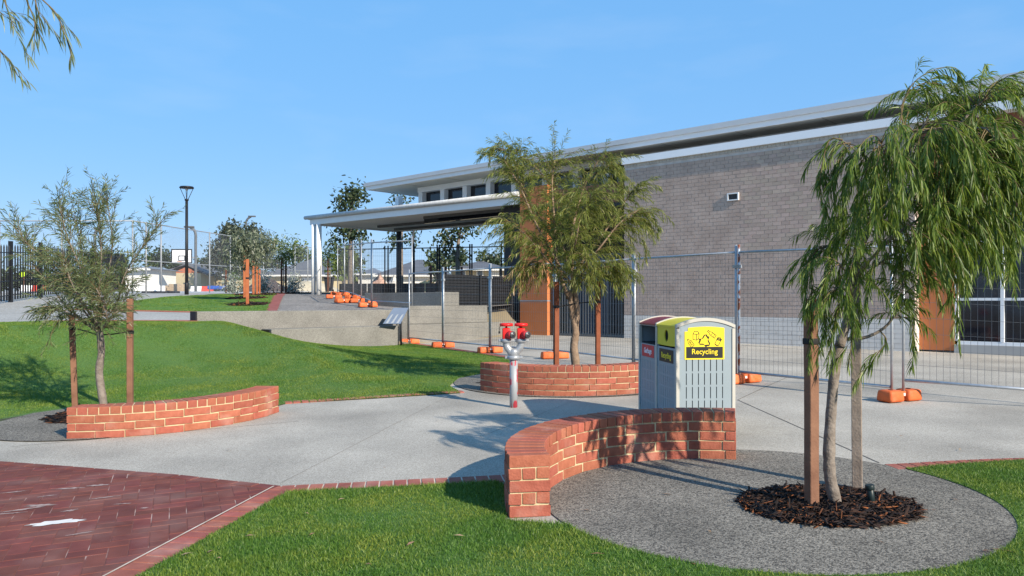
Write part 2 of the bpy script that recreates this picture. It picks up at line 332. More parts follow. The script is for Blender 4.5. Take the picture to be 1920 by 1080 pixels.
sheet('sand_lot', [(-14.5, 50), (10, 42), (60, 60), (60, 110), (-60, 110), (-60, 92), (-15, 91)], U, .004, mat('sand', (.42, .33, .20), .95, .2, .5), 4)
pale = mat('pale_concrete', (.42, .405, .38), .85, .1, .6)

# clay paving in herringbone with a soldier course
def clip(poly, p, q):      # keep left of p->q
    o = []; (px_, py_), (qx, qy) = p, q; sd = lambda v: (qx - px_) * (v[1] - py_) - (qy - py_) * (v[0] - px_)
    for i in range(len(poly)):
        a, b = poly[i], poly[(i + 1) % len(poly)]; da, db = sd(a), sd(b)
        if da >= 0: o.append(a)
        if da * db < 0: t = da / (da - db); o.append((a[0] + t * (b[0] - a[0]), a[1] + t * (b[1] - a[1])))
    return o
def area(p): return abs(sum(p[i][0] * p[(i + 1) % len(p)][1] - p[(i + 1) % len(p)][0] * p[i][1] for i in range(len(p)))) / 2
def inset(poly, d):
    n = len(poly); cx = sum(p[0] for p in poly) / n; cy = sum(p[1] for p in poly) / n; o = []
    for x, y in poly: v = Vector((cx - x, cy - y)); v = v.normalized() * min(d * 1.4, v.length * .5); o.append((x + v.x, y + v.y))
    return o
def paver(mbx, poly, z, h):       # small chamfered prism following the slope
    top = inset(poly, .003); n = len(poly); dz = rng.uniform(-.0012, .0012)
    vs = [(x, y, z(x, y) - .03) for x, y in poly] + [(x, y, z(x, y) + h - .003 + dz) for x, y in poly] + [(x, y, z(x, y) + h + dz) for x, y in top]
    fs = [(i, (i + 1) % n, n + (i + 1) % n, n + i) for i in range(n)] + [(n + i, n + (i + 1) % n, 2 * n + (i + 1) % n, 2 * n + i) for i in range(n)] + [tuple(range(2 * n, 3 * n))]
    mbx.add(vs, fs)
pv = [(-1.91, 6.27), (-2.89, 6.71), (-3.78, 7.01), (-4.8, 7.33), (-8, 8.1), (-8, 2), (-2.73, 2)]
pave_root = sheet('clay_paving', pv, P, .005, joint_m, 1)
ax = Vector((-.395, .919)); bx = Vector((.919, .395)); w_ = .1135; o0 = Vector((-2.2, 5.0)); stuff = MB(); npv = 0
diag = ((-2.79, 1.8), (-1.905, 6.29)); upl = [((-1.9, 6.2), (-2.89, 6.62)), ((-2.89, 6.62), (-3.78, 6.92)), ((-3.78, 6.92), (-4.9, 7.27))]
for i in range(-70, 40):
    for j in range(-40, 40):
        v_ = (i - j) % 4
        if v_ == 0: rc = (i, j, i + 2, j + 1)
        elif v_ == 3: rc = (i, j, i + 1, j + 2)
        else: continue
        g_ = .003; q = [(rc[0] * w_ + g_, rc[1] * w_ + g_), (rc[2] * w_ - g_, rc[1] * w_ + g_), (rc[2] * w_ - g_, rc[3] * w_ - g_), (rc[0] * w_ + g_, rc[3] * w_ - g_)]
        q = [tuple(o0 + bx * a + ax * b) for a, b in q]; c = (sum(p[0] for p in q) / 4, sum(p[1] for p in q) / 4)
        if not (-6 < c[0] < -1.5 and 3.2 < c[1] < 7.9): continue
        q = clip(q, *diag)
        for e in upl: q = clip(q, e[0], e[1]) if len(q) > 2 else q
        if len(q) < 3 or area(q) < .0008: continue
        pxx = 960 + c[0] / c[1] * F; pyy = HY + (EYE - P(*c)) / c[1] * F
        if -30 < pxx < 620 and pyy < 1095 and npv < 290:
            m_ = MB(); paver(m_, q, P, .008); m_.build('paver', paver_m, pave_root); npv += 1
        else: paver(stuff, q, P, .008)
tag(stuff.build('pavers', paver_m, pave_root), kind='stuff')
def course(name, p, q, width, side, m, pitch=.1135, hf=P, joined=False, h=.010, kind='structure', z0=.0045):
    """row of pavers laid across the line p->q"""
    p, q = Vector(p), Vector(q); L = (q - p).length; d = (q - p) / L; n_ = Vector((-d.y, d.x)) * side * width; k = max(1, round(L / pitch)); st = L / k
    root = sheet(name, [tuple(p), tuple(q), tuple(q + n_), tuple(p + n_)], hf, z0, edgej_m, .5); mm = MB()
    for i in range(k):
        a = p + d * (i * st + .0065); b = p + d * ((i + 1) * st - .0065); n2 = n_ * .985; pl = [tuple(a), tuple(b), tuple(b + n2), tuple(a + n2)]
        if side < 0: pl.reverse()
        if joined: paver(mm, pl, hf, h)
        else:
            mm = MB(); paver(mm, pl, hf, h); mm.build('edge_paver', m, root)
    if joined: tag(mm.build('edge_pavers', m, root), kind='stuff')
    return root
sheet('sand_joint', strip((-2.572, 2.9), (-1.917, 6.29), .014), P, .0125, edgej_m, .5)
course('brick_edging', (-2.56, 2.9), (-1.905, 6.29), .20, -1, edge_m)
course('brick_edging', (-1.86, 6.30), (.02, 6.565), .22, -1, edge_m)
for e in upl: course('brick_edging', (e[0][0], e[0][1] + .005), (e[1][0], e[1][1] + .005), .10, -1, paver_m, pitch=.23)
course('brick_edging', (3.2, 6.72), (5.2, 7.02), .19, -1, edge_m)
course('brick_edging', (-3.12, 10.71), (-.7, 11.55), .16, 1, edge_m, joined=True, h=.018)
course('brick_edging', (-7.6, 18.72), (-9.3, 18.9), .45, 1, edge_m, hf=lambda x, y: LAWN(x, y), joined=True, h=.03, pitch=.15)
course('brick_edging', (-9.3, 18.9), (-11.0, 18.6), .45, 1, edge_m, hf=lambda x, y: LAWN(x, y), joined=True, h=.03, pitch=.15)
course('brick_edging', (-7.25, 18.05), (-7.7, 18.8), .45, 1, edge_m, hf=lambda x, y: LAWN(x, y), joined=True, h=.03, pitch=.15)
course('brick_edging', (-.1, 17.3), (-2.95, 22.65), .22, -1, edge_m, joined=True, h=.012)
course('brick_edging', (-13.6, 24.15), (-7.0, 21.85), .15, -1, edge_m, hf=U, joined=True, h=.03)
# dried white spill and cement smears on the paving
def blotch(cx, cy, rx, ry, rot, n=28, jag=.28):
    o = []
    for i in range(n):
        t = 2 * math.pi * i / n; k = 1 + rng.uniform(-jag, jag); x, y = rx * k * math.cos(t), ry * k * math.sin(t); o.append((cx + x * math.cos(rot) - y * math.sin(rot), cy + x * math.sin(rot) + y * math.cos(rot)))
    return o
spill_m = mat('white_spill', (.62, .60, .57), .9, .08, 20); smear_m = mat('cement_smear', (.30, .22, .20), .95, .3, 30)
c = G(108, 982); tag(sheet('white_spill', blotch(c[0], c[1], .16, .05, .35), P, .0115, spill_m, .5, kind='stuff'))
for px_, py_, a, b in ((40, 958, .14, .02), (75, 950, .10, .03), (130, 918, .10, .02), (185, 912, .09, .025), (195, 935, .10, .012), (130, 960, .05, .02), (25, 925, .09, .012), (230, 947, .06, .01), (270, 955, .03, .012), (150, 1003, .07, .012), (20, 965, .09, .012), (90, 932, .06, .012)):
    c = G(px_, py_); tag(sheet('cement_smear', blotch(c[0], c[1], a, b, rng.uniform(.1, .6), jag=.45), P, .0108, smear_m, .5, kind='stuff'))
# ------------------------------------------------------------------ school building (frame: t along the facade, d out of it)
B0 = Vector((3.43, 23.9, 0)); UB = Vector((.7335, -.6797, 0)); NB = Vector((-.6797, -.7335, 0)); GB = .38
MBR = Matrix((UB, -NB, Vector((0, 0, 1)))).transposed()      # local x along the facade, y into the building
def BP(t, d, z): return B0 + UB * t + NB * d + Vector((0, 0, z))
def on(px, py, d=0.):
    r_ = Vector(((px - 960) / F, 1, (HY - py) / F)); s_ = (NB.dot(B0) + d - 0) / NB.dot(r_); p = r_ * s_
    return (p - B0).dot(UB), EYE + p.z
def bbox(mb, t0, t1, d0, d1, z0, z1):   # axis box in the building frame
    return mb.hexa([BP(t0, d1, z0), BP(t1, d1, z0), BP(t1, d0, z0), BP(t0, d0, z0), BP(t0, d1, z1), BP(t1, d1, z1), BP(t1, d0, z1), BP(t0, d0, z1)])
T1 = on(1716, 650)[0]; ZP = on(1173, 591)[1]; ZB = on(1170, 315)[1]; ZC = on(1170, 297)[1]; ZC0 = on(1170, 309.5)[1]
school = thing('school_building', 'long school building of grey brick with orange panels and a thin flat roof', 'building', tuple(BP(0, 0, GB)))
# brick wall: mortar core, plinth blocks, bricks
m = MB(); bbox(m, .012, T1 - .012, -.30, -.012, GB - .3, ZC0); wall_o = m.build('brick_wall', gmortar_m, school)
bw, bh = .231, .1055; nz = int((ZB - ZP) / bh); fld = MB(); cand = []
bmz = []
for k in range(4):
    bq = bmesh.new(); bmesh.ops.create_cube(bq, size=1)
    for v in bq.verts: v.co = Vector((v.co.x * (bw - .010), v.co.y * (.0135 + .0008 * k), v.co.z * (bh - .011)))
    bmesh.ops.bevel(bq, geom=bq.edges[:], offset=.0012, segments=1, affect='EDGES'); me_ = bpy.data.meshes.new('grey_brick'); bq.to_mesh(me_); bq.free(); me_.materials.append(gbrick_m); bmz.append(me_)
for r_ in range(nz):
    z = ZP + (r_ + .5) * bh; sh = .5 if r_ % 2 else 0
    k = 0
    while True:
        t0 = (k - sh) * bw; t1 = t0 + bw; k += 1
        if t0 >= T1 - .02: break
        a, b = max(t0, 0) + .005, min(t1, T1) - .005
        if b - a < .04: continue
        cpt = BP((a + b) / 2, -.006, z); px_ = 960 + F * cpt.x / cpt.y; py_ = HY - F * (cpt.z - EYE) / cpt.y
        cand.append((a, b, z, px_, py_))
full = [c for c in cand if c[1] - c[0] > bw - .012 and 1395 < c[3] < 1532 and 262 < c[4] < 470]
full.sort(key=lambda c: -c[3]); single = set((c[0], c[2]) for c in full[:298])
for a, b, z, px_, py_ in cand:
    if (a, z) in single:
        o = link_mesh('grey_brick', rng.choice(bmz), wall_o); p = BP((a + b) / 2, -.006, z) - OFF[school.name]; o.location = p; o.rotation_euler = (0, 0, math.atan2(UB.y, UB.x))
    else:
        e = rng.uniform(-.0015, .0015); bbox(fld, a, b, -.012, .001 + e, z - bh / 2 + .0055, z + bh / 2 - .0055)
# return end of the wall (faces the sun)
for r_ in range(nz):
    z = ZP + (r_ + .5) * bh; bbox(fld, T1 - .011, T1 + .001, -.298, -.016 - (.0 if r_ % 2 else .12), z - bh / 2 + .0055, z + bh / 2 - .0055)
tag(fld.build('grey_bricks', gbrick_s, wall_o), kind='stuff')
pl = MB(); nb = 7; bhp = (ZP - GB + .1) / nb
for r_ in range(nb):
    k = 0; L = .42
    while True:
        t0 = (k - (.5 if r_ % 2 else 0)) * L; k += 1
        if t0 > T1 - .02: break
        a, b = max(t0, 0) + .004, min(t0 + L, T1 + .001) - .004
        if b - a > .03: bbox(pl, a, b, -.02, .004, GB - .1 + r_ * bhp + .004, GB - .1 + (r_ + 1) * bhp - .004)
    bbox(pl, T1 - .02, T1 + .002, -.30, -.024, GB - .1 + r_ * bhp + .003, GB - .1 + (r_ + 1) * bhp - .003)
tag(pl.build('plinth_blocks', plinth_m, wall_o), kind='stuff')
m = MB(); k = 0
while k * .115 < T1 - .1:      # pale soldier row under the capping
    bbox(m, k * .115 + .004, k * .115 + .111, -.02, .006, ZB + .006, ZC0 - .004); k += 1
tag(m.build('soldier_row', mat('cream_block', (.46, .43, .38), .85, .1, 5), wall_o), kind='stuff')
m = MB(); bbox(m, -.03, T1 + 9, -.42, .09, ZC0 + .001, ZC); m.build('wall_capping', cap_m, school)
# small vent on the brick wall
vt, vz = on(1375, 369); fr = MB()
for a, b, c_, d_ in ((-.17, .17, .075, .105), (-.17, .17, -.105, -.075), (-.17, -.135, -.075, .075), (.135, .17, -.075, .075)): bbox(fr, vt + a, vt + b, .003, .04, vz + c_, vz + d_)
vent = fr.build('wall_vent', whitemet_m, school); q = MB(); bbox(q, vt - .134, vt + .134, .003, .008, vz - .074, vz + .074); q.build('vent_opening', dark_m, vent)
# upper roof with a stepped fascia, deep eave
RL = -12.0; RD1 = -.22; RR = 26; DC = -1.35
def rz(px, py): return on(px, py, RD1)[1]
zs = on(1560, 217, RD1)[1]; zt = on(1532, 200.5, RD1)[1]; RL = on(687, 350, RD1)[0]
m = MB(); bbox(m, RL, RR, -13, RD1 - .03, zs + .02, zt - .03); roof = m.build('roof', soffit_m, school)
zm = lerp(zs, zt, .48)
m = MB(); bbox(m, RL - .02, RR, RD1 - .029, RD1 + .02, zs, zm); bbox(m, RL - .045, RL - .001, -13, RD1 - .031, zs, zm); m.build('fascia', fascia_m, roof)
m = MB(); bbox(m, RL - .07, RR, RD1 - .027, RD1 + .09, zm + .004, zt); bbox(m, RL - .10, RL - .003, -13, RD1 - .031, zm + .004, zt); m.build('gutter', mat('gutter_white', (.58, .59, .60), .45, .03, 2), roof)
for k in range(1, 12):     # soffit sheet joints
    q = MB(); bbox(q, RL + k * 2.4 - .006, RL + k * 2.4 + .006, -2.5, RD1 - .05, zs + .012, zs + .0195); q.build('soffit_joint', mat('joint_grey', (.25, .24, .22), .8), roof)
ct0 = on(574, 408)[0]; zA = on(575, 405)[1]; zBt = on(945, 362)[1]; tB = on(945, 362)[0]
def zc(t): return zA + (zBt - zA) * (t - ct0) / (tB - ct0)
# clerestory: white posts, dark glass between them
CL = on(783, 370, DC)[0]; zc1 = zs + .02; zbeam = on(800, 359, DC)[1]; zc0 = zc(CL) - .1
m = MB(); bbox(m, CL, T1, DC - .40, DC, zbeam, zc1 - .004); m.build('clerestory_beam', whitemet_m, school)
m = MB(); bbox(m, CL + .1, T1, DC - .34, DC - .26, zc0 - .5, zbeam); m.build('clerestory_glass', glass_m, school)
for px_ in (787, 828, 870, 914, 962, 1020, 1078, 1135):
    t_ = on(px_, 360, DC)[0]; q = MB(); bbox(q, t_ - .12, t_ + .12, DC - .255, DC - .03, zc(t_) - .17 if px_ < 968 else on(px_, 345)[1] - .45, zbeam - .003); q.build('clerestory_post', whitemet_m, school)
q = MB(); t_ = on(748, 375, -2.5)[0]; bbox(q, t_ - .12, t_ + .12, -2.62, -2.38, on(748, 381, -2.5)[1] - .6, zs + .01); q.build('roof_post', whitemet_m, school)
# bay left of the brick wall: cladding above, recessed dark bay with a barred gate and a blue door
zo = on(1150, 342)[1]; zq = on(1150, 378)[1]
m = MB(); bbox(m, on(1025, 400)[0], -.003, -.50, -.08, zq, zo); m.build('brown_panel', rust_m, school)
m = MB(); bbox(m, on(1025, 400)[0], -.003, -2.2, -2.0, GB - .2, zq); bbox(m, -.2, -.003, -1.99, -.31, GB - .2, zq - .003); m.build('recess_wall', dark_m, school)
m = MB(); bbox(m, on(1062, 600, -1.9)[0], on(1142, 600, -1.9)[0], -1.99, -1.9, GB - .1, on(1100, 478, -1.9)[1]); m.build('entry_door', door_m, school)
m = MB(); bbox(m, on(1025, 400)[0], -.003, -1.98, -.1, zq - .12, zq - .006); m.build('recess_soffit', dark_m, school)
gt = on(1038, 600)[0] + .02; zg = on(1100, 480)[1]
m = MB(); bbox(m, gt, -.02, -.16, -.10, zg, zg + .06); bbox(m, gt, -.02, -.16, -.10, GB + .02, GB + .09); gate = m.build('barred_gate', mat('gate_steel', (.10, .105, .11), .5, .1, 5), school)
nbar = 26
for k in range(nbar):
    t_ = lerp(gt + .04, -.06, k / (nbar - 1)); q = MB(); bbox(q, t_ - .012, t_ + .012, -.15, -.11, GB + .092, zg - .002); q.build('gate_bar', mat('bar_grey', (.15, .155, .16), .5, .1, 5), gate)
# orange blade wall
o0_, o1_ = on(975, 600)[0], on(1026, 600)[0]
m = MB(); bbox(m, o0_, o1_, -.55, .0, GB - .3, zq + .8); m.build('orange_column', orange_m, school)
for zz in (on(1000, 564)[1], on(1000, 495)[1]):
    q = MB(); bbox(q, o0_ - .002, o1_ + .004, -.2, .004, zz - .02, zz + .02); q.build('cover_strip', galv_m, school)
m = MB(); bbox(m, on(945, 500, -.6)[0], o0_ + .3, -.9, -.6, GB - .2, zc0); m.build('dark_wall', dark_m, school)
# right wing: orange panel, windows, cladding over
D2 = -.30; t2 = on(1790, 600, D2)[0]
zhead = on(1880, 397, D2)[1]; zsill = on(1880, 640, D2)[1]; zor = on(1760, 415, D2)[1]
m = MB(); bbox(m, T1 + .003, t2, D2 - .15, D2, GB, zor + 1.6); m.build('orange_panel', orange_m, school)
m = MB(); bbox(m, t2 + .003, T1 + 14, D2 - .15, D2 + .01, zhead, ZC0 - .003); bbox(m, T1 + .003, t2 + .001, D2 - .15, D2 - .004, zor + 1.603, ZC0 - .003); m.build('brown_cladding', rust_m, school)
m = MB(); bbox(m, t2 + .05, T1 + 14, D2 - .12, D2 - .10, zsill, zhead - .003)
win = m.build('window_wall', glass_m, school); zt2 = on(1880, 561, D2)[1]; zt3 = on(1880, 452, D2)[1]
for z_, h_ in ((zsill - .06, .08), (zt2, .06), (zt3, .06), (zhead - .06, .055)):
    q = MB(); bbox(q, t2 + .052, T1 + 14, D2 - .099, D2 - .01, z_ - h_ / 2, z_ + h_ / 2); q.build('window_rail', whitemet_m, win)
for px_ in (1793, 1879, 1975):
    t_ = on(px_, 600, D2)[0]; q = MB(); bbox(q, t_ - .035, t_ + .035, D2 - .098, D2 - .005, zsill - .02, zhead - .1); q.build('window_mullion', whitemet_m, win)
m = MB(); bbox(m, t2 + .003, T1 + 14, D2 - .25, D2 + .06, GB - .1, zsill - .102); m.build('window_sill', pale, school)
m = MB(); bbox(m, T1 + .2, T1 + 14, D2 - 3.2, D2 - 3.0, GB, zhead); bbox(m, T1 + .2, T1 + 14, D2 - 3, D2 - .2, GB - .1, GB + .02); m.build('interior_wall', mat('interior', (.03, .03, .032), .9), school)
# body behind
m = MB(); bbox(m, -6.5, RR, -12.5, -3.6, GB, zs - .01); m.build('rear_block', dark_m, school)

# covered walkway (canopy): runs left from the orange blade
can = thing('covered_walkway', 'low white flat canopy on paired white posts left of the school', 'canopy', tuple(BP(-14, 0, GB)))
ct0 = on(574, 408)[0]; ct1 = o0_ - .03; zA = on(575, 405)[1]; zBt = on(945, 362)[1]; tB = on(945, 362)[0]; DW = -5.0
def zc(t): return zA + (zBt - zA) * (t - ct0) / (tB - ct0)
def slope(mb, t0, t1, d0, d1, h0, h1):
    return mb.hexa([BP(t0, d1, zc(t0) + h0), BP(t1, d1, zc(t1) + h0), BP(t1, d0, zc(t1) + h0), BP(t0, d0, zc(t0) + h0), BP(t0, d1, zc(t0) + h1), BP(t1, d1, zc(t1) + h1), BP(t1, d0, zc(t1) + h1), BP(t0, d0, zc(t0) + h1)])
m = MB(); m.tube([BP(ct0, .055, zc(ct0) - .09), BP(ct1, .055, zc(ct1) - .09)], .085, 12); m.build('gutter', mat('gutter_grey', (.50, .50, .49), .5), can)
m = MB(); slope(m, ct0 + .3, ct1, -.05, -.01, -.43, -.19); m.build('fascia', whitemet_m, can)
m = MB(); slope(m, ct0 + .3, ct0 + .34, DW, -.052, -.43, -.19); slope(m, ct0 + .3, ct1, DW - .04, DW - .001, -.43, -.19); m.build('fascia', whitemet_m, can)
m = MB(); slope(m, ct0 + .1, ct1, DW - .05, -.02, -.18, -.06); m.build('roof_sheet', canopyu_m, can)
m = MB(); slope(m, ct0 + .345, ct1, DW, -.052, -.36, -.33); m.build('soffit', canopyu_m, can)
for dd, ta, tb in ((-1.2, .52, 1), (-2.6, .15, .8), (-4.1, .10, .72)):
    q = MB(); slope(q, lerp(ct0, ct1, ta), lerp(ct0, ct1, tb) - .02, dd - .07, dd + .07, -.47, -.362); q.build('beam', mat('dark_beam', (.10, .10, .10), .6), can)
for px_, d_, rr in ((588, .01, .10), (598, -.03, .12)):
    t_ = on(px_, 480, d_)[0]; p = BP(t_, d_, 0); zg_ = U(p.x, p.y); q = MB(); q.tube([(p.x, p.y, zg_ - .05), (p.x, p.y, zc(t_) - .432)], rr, 16); q.build('post', mat('post_white', (.78, .78, .76), .4, .02, 2), can)
t_ = on(748, 480, DW + .2)[0]; p = BP(t_, DW + .2, 0); q = MB(); q.tube([(p.x, p.y, U(p.x, p.y) - .05), (p.x, p.y, zc(t_) - .432)], .13, 16); q.build('post', mat('shaded_post', (.06, .065, .075), .5), can)  # back corner post, canopy shade put into its dark colour
t_ = on(775, 480, DW - 1)[0]; p = BP(t_, DW - 1, 0); q = MB(); q.tube([(p.x, p.y, U(p.x, p.y)), (p.x, p.y, zc(t_) - .3)], .045, 10); q.build('downpipe', dark_m, can)

# ------------------------------------------------------------------ concrete retaining walls
def RWp(t, o, z): p = RW0 + RD * t + RN * o; return Vector((p.x, p.y, z))
def rbx(mb, t0, t1, o0, o1, z0, z1): return mb.hexa([RWp(t0, o0, z0), RWp(t1, o0, z0), RWp(t1, o1, z0), RWp(t0, o1, z0), RWp(t0, o0, z1), RWp(t1, o0, z1), RWp(t1, o1, z1), RWp(t0, o1, z1)])
def rt(px):        # parameter along the wall line for an image column
    k = (px - 960) / F; return (k * RW0.y - RW0.x) / (RD.x - k * RD.y)
def bev(o, w=.012):
    fix_normals(o); b = o.modifiers.new('bevel', 'BEVEL'); b.width = w; b.segments = 2; b.limit_method = 'ANGLE'; return o
rw = thing('retaining_wall', 'exposed aggregate concrete retaining wall stepping down beside the lawn to the building', 'retaining wall', tuple(RWp(0, 0, .8)))
tA = rt(765); tB1 = rt(828); tB2 = rt(861); tB3 = rt(914); tE = rt(968)
def hz(px, py): p = RWp(rt(px), 0, 0); return EYE + (HY - py) / F * p.y
m = MB(); rbx(m, 0, tA - .004, .02, .32, .2, hz(500, 583)); bev(m.build('wall_panel', wallconc_m, rw))
m = MB(); rbx(m, tA, tE, -.006, .32, 0, hz(850, 606)); bev(m.build('lower_lift', wallconc_m, rw))
m = MB(); rbx(m, tA, tB3, 0, .30, hz(850, 606) + .006, hz(850, 573)); bev(m.build('middle_lift', wallconc_m, rw))
m = MB(); rbx(m, tB1, tB2, .003, .30, hz(850, 573) + .001, hz(850, 547.5)); bev(m.build('upper_lift', wallconc_m, rw))
m = MB(); c0 = RWp(tB1, .1, 0)       # return wall running away left, in the shade
m.hexa([c0 + v for v in (Vector((0, 0, .6)), -UB * 3.75 + Vector((0, 0, .6)), -UB * 3.75 - NB * .3 + Vector((0, 0, .6)), -NB * .3 + Vector((0, 0, .6)))] + [c0 + v + Vector((0, 0, hz(830, 548))) for v in (Vector(), -UB * 3.75, -UB * 3.75 - NB * .3, -NB * .3)])
bev(m.build('return_wall', wallconc_m, rw))
seat = thing('concrete_bench', 'low concrete seat wall in front of the retaining wall beside the lawn', 'bench', tuple(RWp(rt(600), -.4, .6)))
def st(px, o):
    q = RW0 + RN * o; k = (px - 960) / F; return (k * q.y - q.x) / (RD.x - k * RD.y)
m = MB(); rbx(m, st(509, -.45), st(748, -.45), -.45, .015, 0, .84); bev(m.build('seat_block', wallconc_m, seat))
m = MB(); rbx(m, st(509, -.45) - .03, st(509, -.45) - .002, -.40, 0, .3, .82); m.build('dark_end_face', black_m, seat)
m = MB(); rbx(m, -.035, -.002, .03, .31, .5, hz(380, 584)); m.build('dark_end_face', black_m, rw)  # shaded end of the wall, its shade put into a black sheet
# tilted sign beside it
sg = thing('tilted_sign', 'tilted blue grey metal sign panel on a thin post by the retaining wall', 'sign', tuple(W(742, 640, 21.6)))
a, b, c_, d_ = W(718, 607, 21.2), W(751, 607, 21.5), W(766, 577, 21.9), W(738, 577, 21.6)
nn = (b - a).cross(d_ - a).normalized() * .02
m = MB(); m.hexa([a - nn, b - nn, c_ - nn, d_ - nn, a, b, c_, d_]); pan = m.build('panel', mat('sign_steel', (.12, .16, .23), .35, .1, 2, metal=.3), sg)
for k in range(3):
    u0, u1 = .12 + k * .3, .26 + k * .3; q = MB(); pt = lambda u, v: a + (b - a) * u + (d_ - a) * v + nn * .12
    q.add([pt(u0, .03), pt(u1, .03), pt(u0 + .10, .62), pt(u0 + .02, .55)], [(0, 1, 2, 3)]); q.build('reflection_stripe', mat('sign_reflection', (.20, .23, .27), .5), pan)  # reflections on the steel, painted on as paler stripes
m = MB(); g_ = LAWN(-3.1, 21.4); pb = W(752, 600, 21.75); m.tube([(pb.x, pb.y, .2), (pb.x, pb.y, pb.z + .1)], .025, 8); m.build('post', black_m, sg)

# ------------------------------------------------------------------ temporary fence panels and their feet
def panel(name, label, A, B, za, zb, H=2.02, rust=None, ext=.12, group='temporary site fence panels', nv=None):
    A, B = Vector(A), Vector(B); d = (B - A).normalized(); A, B = A + d * .03, B - d * .03; L = (B - A).length
    t = thing(name, label, 'fence panel', (A.x, A.y, za), group=group); r = .019
    P3 = lambda q, z: (q.x, q.y, z)
    zt_a, zt_b = za + H, zb + H
    for q, z, k in ((A, za, 0), (B, zb, 1)):
        m = MB(); m.tube([P3(q, z + .02), P3(q, z + H + ext)], r, 8); o = m.build('frame_post', rusty_m if rust == k else galv_m, t)
        if rust == k: o['label'] = 'frame post with flaking brown rust'
    m = MB(); m.tube([P3(A + d * r, zt_a), P3(B - d * r, zt_b)], r, 8); m.build('top_rail', galv_m, t)
    m = MB(); m.tube([P3(A + d * r, za + .16), P3(B - d * r, zb + .16)], r, 8); m.build('bottom_rail', galv_m, t)
    m = MB(); n_ = nv or int(L / .075); wr = .0022
    for k in range(1, n_):
        q = A + d * (L * k / n_); f_ = k / n_; m.tube([P3(q, lerp(za, zb, f_) + .17), P3(q, lerp(zt_a, zt_b, f_) - .01)], wr, 3, False, False)
    for k in range(1, 9):
        z = .16 + (H - .16) * k / 9; nrm = Vector((-d.y, d.x)) * .004
        m.tube([P3(A + nrm, za + z), P3(B + nrm, zb + z)], wr, 3, False, False)
    tag(m.build('wire_mesh', wire_m, t), kind='stuff')
    return t
fp = [(-3.0, 22.7), (-1.85, 20.95), (-.53, 18.85), (.93, 17.0), (2.26, 14.5), (3.52, 12.2), (5.04, 10.3)]
pl_lab = ['wire fence panel before the stepped concrete wall, next to the tilted sign', 'wire fence panel before the lower concrete steps, just left of the hydrant', 'temporary wire fence panel behind the red fire hydrant', 'temporary wire fence panel behind the tree in the round brick planter', 'temporary wire fence panel rising behind the recycling bin', 'temporary wire fence panel with rusty post, between the recycling bin and the drooping tree']
FEN = []
for k in range(6):
    a, b = fp[k], fp[k + 1]; FEN.append(panel('temporary_fence', pl_lab[k], a, b, P(*a) + .02, P(*b) + .02, rust=0 if k == 5 else None))
panel('temporary_fence', 'temporary wire fence panel at the right edge in front of the windows', (5.12, 10.28), (7.3, 9.35), P(5.1, 10.2) + .12, P(7.3, 9.3) + .04)
for k in range(1, 6):
    q = Vector(fp[k]); d = (Vector(fp[k + 1]) - Vector(fp[k - 1])).normalized(); z = P(*fp[k]) + 1.82; m = MB(); m.box((q.x, q.y, z), (.14, .05, .05), rotz(math.atan2(d.y, d.x))); m.build('clamp', galv_m, FEN[k])
ufp = [(-2.95, 23.15), (-4.5, 25.0), (-5.25, 27.2), (-6.0, 29.5), (-6.8, 31.7), (-7.6, 34.0)]
ul = ['upper level wire fence panel directly above the tilted sign', 'upper wire fence panel at the near end of the line of orange feet', 'upper wire fence panel second from the near end under the canopy', 'upper wire fence panel third from the near end under the canopy', 'upper level wire fence panel at the far end beside the dark wheelie bin']
for k in range(5):
    a, b = ufp[k], ufp[k + 1]; za, zb = max(U(*a), 1.26), max(U(*b), 1.26); panel('temporary_fence', ul[k], a, b, za + .05, zb + .05, nv=24)

def foot_block():
    m = MB()
    for s_ in (-1, 1):
        m.rbox((s_ * .17, 0, .075), (.27, .24, .15), .035, taper=.9); m.rbox((s_ * .245, 0, .04), (.10, .20, .08), .02, taper=.9)
    m.rbox((0, 0, .095), (.16, .13, .075), .02)
    return m
fb = thing('fence_weight', '', 'fence foot'); body = foot_block().build('block', blockor_m, fb, local=True)
q = MB(); q.lathe([(.028, 0), (.028, .004)], (.17, 0, .151), 10); q.lathe([(.028, 0), (.028, .004)], (-.17, 0, .151), 10); q.build('plug', strap_m, fb, local=True)
q = MB(); q.box((.0, -.067, .09), (.06, .004, .035)); q.build('label_plate', mat('label_white', (.6, .6, .58), .6), fb, local=True)
def place_foot(x, y, z, rz, label, first=[True], cat_g='orange plastic fence feet'):
    if first[0]: o = fb; first[0] = False
    else:
        o = fb.copy(); C.objects.link(o)
        for ch in [c for c in bpy.data.objects if c.parent == fb]: c = ch.copy(); C.objects.link(c); c.parent = o
    o.location = (x, y, z); o.rotation_euler = (rng.uniform(-.02, .02), rng.uniform(-.02, .02), rz); o['label'] = label; o['group'] = cat_g
ll = ['orange plastic fence foot beside the concrete bench below the tilted sign', 'orange plastic fence foot at the lawn edge, second from the tilted sign', 'orange plastic fence foot just left of the fire hydrant', 'orange plastic fence foot behind the round planter at its left stake', None, 'orange plastic fence foot just right of the recycling bin', 'orange plastic fence foot behind the drooping tree, at the paving centre right']
for k, (x, y) in enumerate(fp):
    if ll[k] is None: continue
    dx = [.0, 0, 0, 0, 0, .08, .06][k]; place_foot(x + dx, y - .02, P(x, y) + .005, [.35, .3, .45, .25, 0, .5, .45][k], ll[k])
